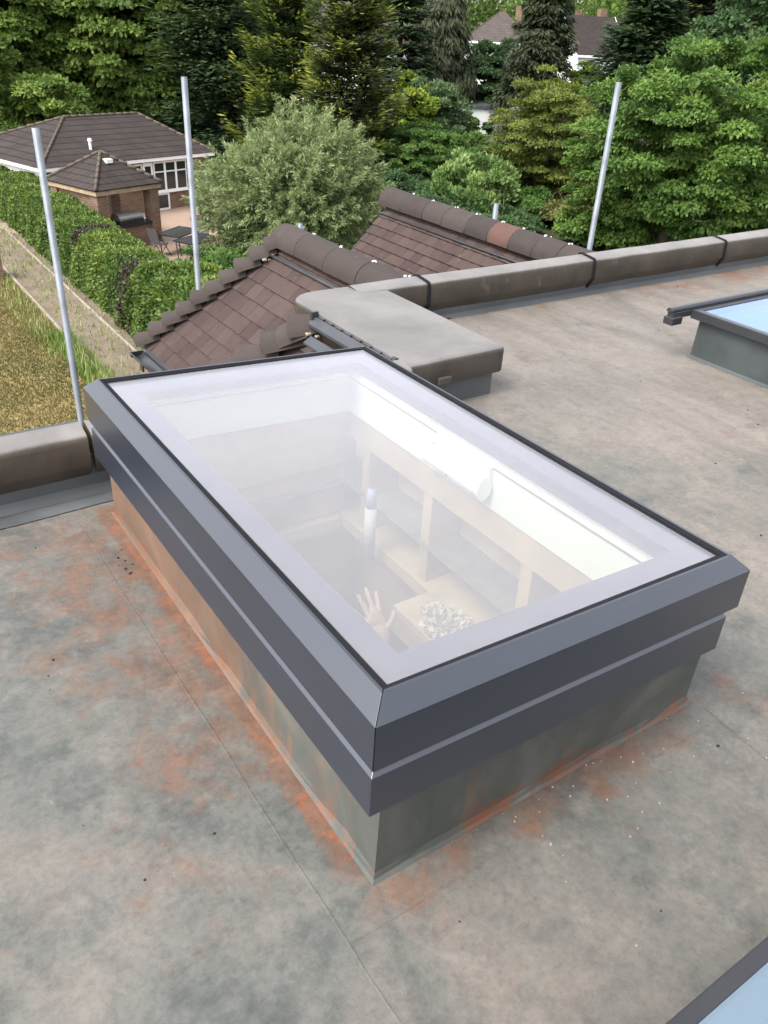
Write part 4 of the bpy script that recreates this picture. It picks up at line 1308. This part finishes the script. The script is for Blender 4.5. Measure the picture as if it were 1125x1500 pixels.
broad('copper_shrub', 'small orange brown shrub at the foot of the silvery tree', 'shrub', 20.4, 30.5, 1.5, 1.25, .1, LM['copper'], 60, 6000, .12, .35, tr=.05, cname='foliage')
broad('maple_tree', 'big bright green maple with layered boughs behind the right scaffold pole', 'tree', 27.9, 20.9, 8.1, 3.75, .5, LM['acer'], 420, 135000, .155, .70, flat=.62, tr=.22, lobes=14, up=.35, droop=.35, spread_t=.17)
broad('olive_tree', 'dull olive green tree right of the maple', 'tree', 33.6, 20.3, 6.1, 2.6, .3, LM['olive'], 130, 40000, .16, .7, tr=.16, tintb=.02)
broad('olive_tree', 'orange tinged bush low down under the olive green tree', 'shrub', 30.2, 17.2, 2.0, 1.5, .1, LM['copper'], 60, 12000, .13, .45, tr=.06, tintb=.1, cname='foliage')
bpy.data.objects['olive_tree.001'].name = 'copper_shrub'
broad('laurel_bush', 'bright glossy green bush under the maple beside the ridge end', 'shrub', 27.0, 24.2, 1.7, 1.5, .1, LM['acer'], 60, 13000, .17, .45, tr=.06, tintb=.05, cname='foliage')
broad('false_acacia', 'feathery yellow green tree left of the right scaffold pole', 'tree', 30.2, 30.9, 6.3, 2.35, .9, LM['feather'], 230, 60000, .13, .58, flat=.5, tr=.14, lobes=12, up=.5, droop=.3)
broad('photinia_bush', 'pale fresh green bush with upright shoots above the gabled ridge', 'shrub', 25.9, 30.6, 2.6, 2.0, .0, LM['pale'], 150, 30000, .20, .34, flat=1.6, tr=.08, up=.1, droop=-1.0, tintb=.08, cname='foliage')
broad('grey_shrub', 'greyish brown shrub between the hedge domes and the feathery tree', 'shrub', 38.4, 42.0, 3.6, 1.9, .2, LM['greybush'], 110, 24000, .15, .5, tr=.07, cname='foliage')
broad('dark_shrub', 'dark green shrub behind the feathery tree above the soil heap', 'shrub', 36.0, 33.5, 3.4, 2.0, .1, LM['dark'], 90, 22000, .17, .6, tr=.08, cname='foliage')
broad('dome_bush', 'clipped dark green dome bush, left one of the pair at mid garden', 'bush', 27.0, 37.3, 3.55, 2.5, .0, LM['clipped'], 200, 46000, .13, .38, tr=.07, lobes=5, tintb=.10, spread_t=.10, cname='foliage', group='clipped dome bushes')
broad('dome_bush', 'broad clipped green dome bush right of the taller dome', 'bush', 29.8, 36.0, 3.2, 2.8, .0, LM['clipped'], 200, 46000, .13, .38, tr=.07, lobes=5, tintb=.2, spread_t=.10, cname='foliage', group='clipped dome bushes')
for lab, (sx1, sy1, sh, srd, mt) in {
        'shaded shrub on the lawn edge left of the feathery tree trunk': (28.6, 33.4, 2.3, 1.9, 'dark'),
        'shaded shrub right behind the feathery tree trunk': (32.4, 31.8, 2.0, 2.1, 'dark'),
        'brownish low shrub between feathery tree and bright green maple': (30.6, 27.6, 1.7, 1.7, 'olive'),
        'dark green shrub in the shade left of the maple': (31.6, 25.4, 2.9, 1.8, 'dark'),
        'low dark shrub filling the ground left of the pale fresh green bush': (24.2, 31.0, 1.2, 1.6, 'dark'),
        'low green shrub filling the ground right of the pale fresh green bush': (28.6, 29.4, 1.3, 1.8, 'clipped'),
        'low olive shrub in front of the feathery tree above the gabled ridge': (29.2, 27.0, 1.2, 1.8, 'olive'),
        'low dark shrub at the foot of the scaffold pole stub': (25.2, 27.6, .9, 1.8, 'dark'),
        'grey brown twiggy shrub right of the feathery tree': (33.6, 28.6, 4.0, 1.5, 'greybush')}.items():
    broad('garden_shrub', lab, 'shrub', sx1, sy1, sh, srd, .05, LM[mt], 80, 16000, .15, .5, tr=.06, cname='foliage')
broad('dark_shrub', 'shaded dark shrub in front of the clipped domes', 'shrub', 24.6, 34.4, 1.4, 1.9, .0, LM['dark'], 80, 20000, .14, .5, tr=.06, cname='foliage')
broad('sage_shrub', 'rounded grey green shrub behind the clipped domes', 'shrub', 32.6, 43.2, 5.0, 2.5, .2, LM['sage'], 120, 26000, .2, .55, flat=1.0, tr=.08, droop=-.3, up=.1, cname='foliage')
broad('golden_shrub', 'bright yellow green shrub beside the central cypress', 'shrub', 30.3, 43.7, 5.3, 2.2, .2, LM['yellow'], 110, 20000, .2, .6, flat=.5, tr=.08, cname='foliage')
broad('ball_bush', 'small clipped round bush in front of the white garage wall', 'bush', 41.3, 50.2, 2.3, .95, .0, LM['clipped'], 60, 9000, .13, .22, tr=.05, lobes=3, spread_t=.07, cname='foliage', group='clipped round bushes')
broad('ball_bush', 'larger dark clipped round bush under the white garage pipe', 'bush', 42.7, 48.7, 2.75, 1.15, .0, LM['dark'], 70, 11000, .13, .25, tr=.05, lobes=3, spread_t=.07, tintb=.1, cname='foliage', group='clipped round bushes')
broad('bamboo_plant', 'small fresh green leafy plants by the swing frame', 'plant', 25.2, 36.9, 1.25, 1.2, .05, LM['pale'], 60, 7000, .16, .3, flat=1.2, tr=.04, droop=-.6, up=0, cname='foliage')
broad('bamboo_plant', 'small fresh green leafy clump right of the swing frame', 'plant', 28.0, 37.4, 1.3, .9, .05, LM['pale'], 40, 5000, .16, .3, flat=1.2, tr=.04, droop=-.6, up=0, cname='foliage')
broad('low_shrub', 'low dark ground shrub behind the patio wall right of the willow', 'shrub', 17.6, 27.4, 1.2, 1.9, .05, LM['dark'], 60, 11000, .12, .4, tr=.05, cname='foliage')
broad('low_shrub', 'low green mound of shrub below the patio wall beside the near hedge', 'shrub', 10.6, 25.2, 1.1, 1.5, .05, LM['clipped'], 70, 12000, .11, .35, tr=.05, cname='foliage')
broad('laurel_bush', 'leafy green bush hanging over the gap between willow and gabled roof', 'shrub', 19.2, 27.0, 1.9, 1.3, .1, LM['dark'], 50, 9000, .13, .4, tr=.05, tintb=.1, cname='foliage')

broad('elder_bush', 'green bush filling the gap directly behind the bungalow ridge', 'shrub', 11.4, 48.0, 4.6, 2.6, .1, LM['beech'], 110, 24000, .22, .7, tr=.1, cname='foliage')
# tall trees
broad('beech_tree', 'tall mid green leafy tree at the far left behind the bungalow', 'tree', 11.2, 56.5, 12.5, 4.6, .5, LM['beech'], 560, 110000, .27, .85, flat=.6, tr=.3, lobes=14, tintb=-.02, spread_t=.15)
broad('beech_tree', 'broad fresh green leafy tree above the bungalow ridge', 'tree', 17.6, 55.0, 12.8, 5.0, .6, LM['beech'], 620, 130000, .27, .85, flat=.6, tr=.3, lobes=14, tintb=.14)
broad('copper_tree', 'reddish brown tree at the extreme top left corner', 'tree', 10.3, 66.0, 13.0, 4.0, 3.0, LM['copper'], 120, 22000, .35, 1.1, tr=.3, tintb=-.15)
broad('elder_tree', 'smaller green tree at the left edge behind the bungalow', 'tree', 7.6, 50.5, 7.5, 3.2, .4, LM['beech'], 190, 40000, .24, .8, tr=.2, tintb=.1)
conifer('fir_tree', 'very dark tall fir behind the left scaffold pole and willow', 'tree', 22.0, 49.2, 15.5, 5.2, .5, LM['fir'], 22, 12, 230, .45, .16, .36, .42, .5, tips=.50, irregular=.35, tr=.35, group='tall garden conifers')
conifer('fir_tree', 'dark fir half hidden at the back between leafy tree and tall fir', 'tree', 20.2, 57.5, 15.5, 4.6, .8, LM['fir'], 22, 12, 110, .7, .25, .32, .4, .55, tips=.3, tr=.35, group='tall garden conifers')
conifer('golden_cypress', 'golden tipped cypress with upswept sprays left of the centre', 'tree', 22.9, 43.6, 11.5, 2.9, .4, LM['golden'], 24, 11, 170, .38, .13, .12, .55, .5, tips=.85, tr=.22, irregular=.42, group='tall garden conifers')
conifer('golden_cypress', 'brownish cypress with golden outer sprays at the top centre', 'tree', 23.6, 38.4, 11.0, 2.5, .3, LM['cypress'], 24, 11, 170, .38, .13, .12, .52, .42, tips=.80, tr=.22, irregular=.45, group='tall garden conifers')
conifer('spruce_tree', 'narrow dark conifer between the central cypress and weeping spruce', 'tree', 37.0, 53.4, 13.0, 2.6, 1, LM['fir'], 24, 11, 80, .6, .2, .3, .3, .5, tips=.12, tr=.25, group='tall garden conifers')
conifer('weeping_spruce', 'grey green weeping spruce with hanging branchlets near the top centre', 'tree', 42.9, 56.6, 12.6, 3.4, .7, LM['spruce'], 30, 13, 190, .46, .12, .35, .1, .55, hang=.5, tips=.25, tr=.3, group='tall garden conifers')
conifer('cone_cypress', 'dull brown green conical cypress right of the grey roofed house', 'tree', 47.4, 50.1, 13.4, 3.2, .7, LM['cone'], 30, 14, 180, .42, .14, .25, .15, .6, hang=.18, tips=.25, tr=.3, group='tall garden conifers')
broad('holm_oak', 'rounded dark green tree between weeping spruce and conical cypress', 'tree', 49.0, 56.8, 7.4, 2.7, .6, LM['dark'], 130, 30000, .26, .75, tr=.2, tintb=.02)
broad('lime_tree', 'yellow green small tree below the white gabled house', 'tree', 53.6, 50.9, 6.2, 2.2, .6, LM['yellow'], 110, 20000, .24, .65, tr=.15, tintb=-.12)
broad('lime_tree', 'mid green rounded bush under the yellow green tree', 'tree', 47.2, 43.2, 4.4, 2.4, .3, LM['beech'], 110, 22000, .22, .65, tr=.15, tintb=.1)
conifer('yew_tree', 'dark spreading conifer left of the maple top', 'tree', 44.9, 38.3, 12.0, 3.6, 1.2, LM['fir'], 22, 13, 100, .6, .22, .25, .25, .5, tips=.2, tr=.3, group='tall garden conifers')
conifer('yew_tree', 'dark conifer behind the maple at the top right', 'tree', 50.6, 37.8, 13.5, 4.2, 1.0, LM['cone'], 22, 13, 100, .7, .25, .25, .25, .5, tips=.2, tr=.3, group='tall garden conifers')
broad('oak_tree', 'dark green leafy tree in the top right corner', 'tree', 47.6, 31.2, 12.2, 4.6, .5, LM['dark'], 260, 60000, .28, .95, tr=.3, tintb=.12, lobes=12)
broad('oak_tree', 'mid green leafy tree at the right edge behind the maple', 'tree', 40.0, 24.0, 8.3, 3.2, .4, LM['beech'], 170, 42000, .22, .8, tr=.22, tintb=-.1)

# far-off wood closing the view
def far_wood():
    n = 3000
    azs = rng.uniform(-12, 92, n); D = rng.uniform(125, 165, n)
    a = np.radians(azs)
    top = 17.0+3.5*np.sin(azs*.23)+2*np.sin(azs*.71+1)
    c = np.stack([CAM[0]+D*np.sin(a), CAM[1]+D*np.cos(a), G+rng.random(n)**.7*top], 1)
    per = 46; idx = np.repeat(np.arange(n), per)
    P = c[idx]+unit(n*per)*rng.random((n*per, 1))**.4*2.4
    P[:, 2] = np.clip(P[:, 2], G, None)
    T = rng.normal(.45, .2, n)[idx]+rng.normal(0, .12, n*per)
    lf = rng.uniform(.5, 1.0, n*per)
    return leaves('distant_wood', P, unit(n*per), unit(n*per)+np.array([0, 0, .6]), lf, lf*.65, T, LM['beech'], None)
tag(far_wood(), kind='stuff')

# ------------------------------------------------------------------ bungalow and pavilion
def hip_roof(root, L, W, z0, z1, inset, mat, ov=.35, cap=True, name='roof', inset2=None):
    """hipped roof in local coordinates, eaves rectangle 0..L x 0..W"""
    x0, x1, y0, y1 = -ov, L+ov, -ov, W+ov
    a, b = Vector((inset, W/2, z1)), Vector((L-(inset2 or inset), W/2, z1))
    e = [Vector((x0, y0, z0)), Vector((x1, y0, z0)), Vector((x1, y1, z0)), Vector((x0, y1, z0))]
    m = MB()
    if (b-a).length < .05:
        p = (a+b)/2
        for k in range(4): m.add([e[k], e[(k+1) % 4], p], [(0, 1, 2)])
    else:
        m.add([e[0], e[1], b, a], [(0, 1, 2, 3)]); m.add([e[1], e[2], b], [(0, 1, 2)]); m.add([e[2], e[3], a, b], [(0, 1, 2, 3)]); m.add([e[3], e[0], a], [(0, 1, 2)])
    m.add([p+Vector((0, 0, -.02)) for p in e], [(3, 2, 1, 0)])
    o = m.build(name, mat, root)
    if cap:
        ends = [(e[0], a), (e[1], b), (e[2], b), (e[3], a)]+([(a, b)] if (b-a).length > .05 else [])
        for p, q in ends:
            n = max(2, int((q-p).length/.38)); c = MB()
            for k in range(n):
                s0 = p.lerp(q, k/n); s1 = p.lerp(q, (k+.96)/n)
                c.tube([s0+Vector((0, 0, .03)), s1+Vector((0, 0, .01))], [.06, .052], 8)
            c.build('hip_capping', M['hipcap'], o, smooth=True)
    return o
bg_ = thing('bungalow', 'brick garden bungalow with low hipped brown roof and white framed windows', 'house', (7.55, 35.15, G), R17)
LB, WB = 8.1, 6.0
MB().box(0, LB, 0, WB, 0, 2.25).build('wall', M['brick'], bg_)
hip_roof(bg_, LB, WB, 2.28, 3.62, 3.0, M['slate'], inset2=1.3)
MB().box(-.33, LB+.33, -.33, -.305, 2.12, 2.262).build('fascia', M['white'], bg_)
MB().box(-.33, -.305, -.30, WB+.33, 2.12, 2.262).build('fascia', M['white'], bg_)
MB().box(-.30, LB+.30, -.304, -.004, 2.13, 2.15).build('soffit', M['white'], bg_)
MB().box(-.304, -.004, -.0, WB+.30, 2.13, 2.15).build('soffit', M['white'], bg_)
# white cream panel of the side wall under the eaves
MB().box(-.03, -.002, .3, WB, .9, 2.12).build('side_panel', M['render'], bg_)
def window(root, x0, x1, z0, z1, cols, rows, y=0.0, split=.66):
    f = MB().box(x0, x1, y-.07, y-.003, z0, z1).build('window', M['white'], root)
    w = (x1-x0)/cols
    zs = [(z0+.07, z0+(z1-z0)*split-.03), (z0+(z1-z0)*split+.03, z1-.07)] if rows == 2 else [(z0+.07, z1-.07)]
    for i in range(cols):
        for a, b in zs:
            MB().box(x0+i*w+.06, x0+(i+1)*w-.06, y-.080, y-.0705, a, b).build('pane', M['pane'], f)
    MB().box(x0-.05, x1+.05, y-.14, y-.0, z0-.06, z0-.002).build('sill', M['white'], f)
window(bg_, 3.9, 4.55, 1.05, 2.02, 1, 1)
window(bg_, 5.15, 6.95, .80, 2.05, 3, 2)
d_ = MB().box(4.6, 5.1, -.07, -.003, .0, 2.04).build('door', M['white'], bg_)
MB().box(4.70, 5.0, -.080, -.0705, .3, 1.9).build('pane', M['pane'], d_)
MB().tube([(5.05, -.085, 1.0), (5.05, -.085, 1.12)], .015, 6).build('handle', M['steel'], d_)
d_ = MB().box(5.2, 5.9, -.068, -.002, .0, .73).build('door', M['white'], bg_)
MB().box(5.3, 5.8, -.078, -.0685, .1, .65).build('pane', M['pane'], d_)
v_ = MB(); v_.tube([(2.6, .62, 2.5), (2.6, .62, 2.98)], .06, 10); v_.tube([(2.6, .62, 2.98), (2.6, .62, 3.08)], [.10, .07], 10)
v_.build('vent_pipe', M['white'], bg_)

pv = thing('pavilion', 'small open brick barbecue shelter with pyramid tiled roof in front of the bungalow', 'shelter', (8.85, 31.75, G), math.radians(20))
S = 1.18
def pyr():
    e = [Vector((-1.5, -1.5, 2.25)), Vector((1.5, -1.5, 2.25)), Vector((1.5, 1.5, 2.25)), Vector((-1.5, 1.5, 2.25))]; p = Vector((0, 0, 3.25))
    m = MB()
    for k in range(4): m.add([e[k], e[(k+1) % 4], p], [(0, 1, 2)])
    m.add([q+Vector((0, 0, -.03)) for q in e], [(3, 2, 1, 0)])
    o = m.build('roof', M['slate'], pv)
    for q in e:
        n = 7; c = MB()
        for k in range(n):
            c.tube([q.lerp(p, k/n)+Vector((0, 0, .03)), q.lerp(p, (k+.96)/n)+Vector((0, 0, .01))], [.065, .055], 8)
        c.build('hip_capping', M['hipcap'], o, smooth=True)
    return o
rfp = pyr()
MB().box(-.16, .10, -.55, -.30, 2.93, 3.06).build('roof_flue', M['white'], rfp)
for sx_ in (-1, 1):
    for sy_ in (-1, 1):
        MB().box(sx_*S-.2, sx_*S+.2, sy_*S-.2, sy_*S+.2, 0, 2.2).build('pillar', M['brick'], pv)
MB().box(-S+.2, S-.2, -S-.12, -S+.12, 0, .82).build('counter_wall', M['brick'], pv)
MB().box(-S+.2, S-.2, -S-.20, -S+.45, .82, .90).build('worktop', M['black_metal'], pv)
MB().box(-S-.12, -S+.12, -S+.2, S-.2, 0, 2.2).build('back_wall', M['brick'], pv)
for a, b in (((-1.46, -1.46), (1.46, -1.39)), ((-1.46, -1.39), (-1.39, 1.46)), ((1.39, -1.39), (1.46, 1.46))):
    MB().box(a[0], b[0], a[1], b[1], 2.06, 2.215).build('eaves_beam', M['timber_dk'], pv)
bq = thing('barbecue', 'grey steel barbecue with closed lid on the shelter worktop', 'barbecue', (8.85+.42, 31.75-.95, G+.90), math.radians(20))
m = MB(); m.loft([[(-.55, -.30, .0), (.55, -.30, 0), (.55, .28, 0), (-.55, .28, 0)], [(-.55, -.30, .16), (.55, -.30, .16), (.55, .28, .16), (-.55, .28, .16)]]); m.build('fire_box', M['black_metal'], bq)
m = MB(); m.loft([[(x, -.02+.28*math.cos(math.radians(a)), .161+.24*math.sin(math.radians(a))) for a in range(0, 181, 18)] for x in (-.54, .54)]); m.build('lid', M['steel_dull'], bq)
MB().tube([(-.4, -.32, .22), (.4, -.32, .22)], .018, 8).build('handle', M['steel'], bq)

# ------------------------------------------------------------------ patio furniture
def table(label, x, y, rz, top_mat):
    t = thing('garden_table', label, 'table', (x, y, G+.015), rz, 'black patio tables')
    MB().box(-.75, .75, -.45, .45, .70, .725).build('tabletop', top_mat, t)
    m = MB(); ring_boxes(m, -.78, .78, -.48, .48, -.75, .75, -.45, .45, .69, .735, lambda a, b: 0); m.build('rim', M['black_metal'], t)
    for sx_ in (-1, 1):
        for sy_ in (-1, 1):
            MB().tube([(sx_*.70, sy_*.40, .69), (sx_*.60, sy_*.42, 0)], .022, 6).build('leg', M['black_metal'], t)
table('black glass topped garden table further from the garden wall', 10.75, 29.45, R17+.35, M['dark_glass'])
table('black garden table nearer the low brick patio wall', 10.95, 28.15, R17+.15, M['black_metal'])
def chair(label, x, y, rz):
    c = thing('folding_chair', label, 'chair', (x, y, G+.015), rz, 'folding chairs at the patio tables')
    MB().box(-.24, .24, -.22, .22, .43, .455).build('seat', M['fabric'], c)
    m = MB(); m.prism([(-.23, .20, .50), (.23, .20, .50), (.23, .36, 1.02), (-.23, .36, 1.02)], (0, .02, .006)); m.build('backrest', M['fabric'], c)
    for s in (-1, 1):
        MB().tube([(s*.26, -.30, 0), (s*.26, .37, 1.05)], .014, 6).build('leg', M['black_metal'], c)
        MB().tube([(s*.23, .30, 0), (s*.23, -.20, .46)], .014, 6).build('leg', M['black_metal'], c)
chair('dark folding chair at the hedge side of the patio tables', 9.85, 29.15, R17+1.75)
chair('dark folding chair on the far side of the glass topped table', 11.95, 30.2, R17-.5)

# ------------------------------------------------------------------ swing frame, garage, soil, far houses
sw = thing('swing_frame', 'grey metal tube frame among the plants beyond the willow', 'frame', (26.2, 38.6, G), math.radians(-20))
MB().tube([(-1.1, 0, 1.25), (1.1, 0, 1.32)], .045, 8).build('top_bar', M['steel'], sw)
MB().tube([(1.1, 0, 1.32), (1.75, -.3, 0)], .045, 8).build('leg', M['steel'], sw)
MB().tube([(1.1, 0, 1.32), (1.3, .8, 0)], .045, 8).build('leg', M['steel'], sw)
MB().tube([(-1.1, 0, 1.25), (-1.6, -.3, 0)], .045, 8).build('leg', M['steel'], sw)
sp = MB()
rr_ = []
for k, (z_, r_) in enumerate(((0, 1.5), (.35, 1.25), (.75, .7), (.95, .15))):
    rr_.append([(37.4+r_*math.cos(a)*random.uniform(.85, 1.15), 34.8+r_*1.3*math.sin(a)*random.uniform(.85, 1.15), G-.02+z_) for a in [2*math.pi*q/14 for q in range(14)]])
sp.loft(rr_)
tag(sp.build('soil_heap', M['soil'], smooth=True), 'heap of pale bare soil seen left of the right scaffold pole', 'soil heap')
gg = thing('garage', 'low white walled flat roofed garage behind the round bushes', 'garage', (44.9, 52.3, G), math.radians(-30))
MB().box(-2.5, 3.5, 0, 4.5, 0, 2.35).build('wall', M['white'], gg)
MB().box(-2.65, 3.65, -.15, 4.65, 2.35, 2.55).build('roof', M['upstand'], gg)
MB().tube([(.6, -.05, 2.75), (3.5, -.05, 2.85)], .07, 8).build('pipe', M['white'], gg)
MB().box(-2.5, 3.5, -.06, -.002, 0, .35).build('plinth', M['brick'], gg)

def far_house(label, x, y, rz, L, W, eave, ridge, wallm, roofm, gable=False, wins=()):
    h = thing('far_house', label, 'house', (x, y, G), rz)
    MB().box(0, L, 0, W, 0, eave).build('wall', wallm, h)
    if gable:
        m = MB()
        a, b = Vector((-.3, W/2, ridge)), Vector((L+.3, W/2, ridge))
        for s in (0, 1):
            yy = -.4 if s == 0 else W+.4
            m.add([a, b, (L+.3, yy, eave-.15), (-.3, yy, eave-.15)], [(0, 1, 2, 3)])
        r = m.build('roof', roofm, h)
        for xx in (0, L):
            MB().prism([(xx-.02, 0, eave), (xx-.02, W, eave), (xx-.02, W/2, ridge-.12)], (.04, 0, 0)).build('gable', wallm, h)
            MB().prism([(xx-.32, -.4, eave-.18), (xx-.32, W/2, ridge+.04), (xx-.32, W/2, ridge-.22), (xx-.32, -.3, eave-.40)], (.06, 0, 0)).build('barge_board', M['white'], r)
    else:
        r = hip_roof(h, L, W, eave, ridge, min(W/2, L/2-.3), roofm, .4, True)
    MB().box(-.4, L+.4, -.42, -.36, eave-.2, eave+.02).build('fascia', M['white'], h)
    for (x0, x1, z0, z1, cc, rw) in wins:
        window(h, x0, x1, z0, z1, cc, rw)
    MB().box(L*.7, L*.7+.8, W/2+.3, W/2+1.0, eave, ridge+.7).build('chimney', M['brick'], r)
    return h
far_house('white and brown house half hidden by the conifers at the top centre', 44.8, 84.5, math.radians(-35), 12, 9, 5.3, 10.2, M['white'], M['farroof'], False,
          ((1, 2.6, 3.2, 4.6, 2, 1), (5, 6.6, 3.2, 4.6, 2, 1), (8.5, 10.1, 3.2, 4.6, 2, 1), (1, 2.6, .8, 2.2, 2, 1), (5, 6.6, .8, 2.2, 2, 1)))
far_house('distant house with twin hipped grey brown roofs between the conifers', 72.5, 90.5, math.radians(-40), 8.5, 9, 6.0, 9.3, M['render'], M['farroof'], False, ((1, 2.6, 3.8, 5.2, 2, 1), (5, 6.6, 3.8, 5.2, 2, 1)))
far_house('distant grey roofed house right of the twin hipped roofs', 80.5, 88.0, math.radians(-40), 8.5, 9, 6.0, 9.4, M['render'], M['farroof'], False, ((1, 2.6, 3.8, 5.2, 2, 1), (5, 6.6, 3.8, 5.2, 2, 1)))
far_house('white gabled house with dark roof left of the dark conifer', 70.6, 69.0, math.radians(-12), 6.5, 7, 5.6, 9.2, M['white'], M['slate'], True, ((1, 2.4, 3.5, 5, 2, 1), (4, 5.4, 3.5, 5, 2, 1), (4, 5.4, 1, 2.6, 2, 1)))

# ------------------------------------------------------------------ bits of litter on the flat roof
db = MB(); dd = MB()
def speck(m, x, y, s):
    n = 5; a0 = random.uniform(0, 6.28)
    b = [(x+s*random.uniform(.5, 1)*math.cos(a0+6.28*k/n), y+s*random.uniform(.5, 1)*math.sin(a0+6.28*k/n)) for k in range(n)]
    m.loft([[(p[0], p[1], .001) for p in b], [(x+(p[0]-x)*.6, y+(p[1]-y)*.6, .001+s*.6) for p in b]])
for k in range(45):
    speck(db, random.uniform(.15, 1.15), -random.random()**1.6*.22-.012, random.uniform(.0015, .0045))
for k in range(60):
    x, y = random.uniform(-.9, 4.5), random.uniform(-.7, 2.7)
    if -.05 < x < 1.02 and -.05 < y < 1.7 or (x < 1.95 and y > 1.6) or (x > 3.0 and y < 1.8) or (y < -.55 and x > -.3): continue
    speck(db, x, y, random.uniform(.002, .006))
for k in range(140):
    x, y = random.uniform(-.9, 4.5), random.uniform(-.7, 2.7)
    if -.05 < x < 1.02 and -.05 < y < 1.7 or (x < 1.95 and y > 1.6) or (x > 3.0 and y < 1.8) or (y < -.55 and x > -.3): continue
    speck(dd, x, y, random.uniform(.0015, .006))
for k in range(10):
    speck(dd, -.06+random.uniform(-.03, .02), 1.33+random.uniform(-.1, .12), random.uniform(.003, .007))
for k in range(18):
    speck(db, random.uniform(-.3, .02), 1.70+random.uniform(-.01, .06), random.uniform(.002, .005))
tag(db.build('roof_debris', M['mortar']), kind='stuff')
tag(dd.build('roof_debris', M['gap']), kind='stuff')
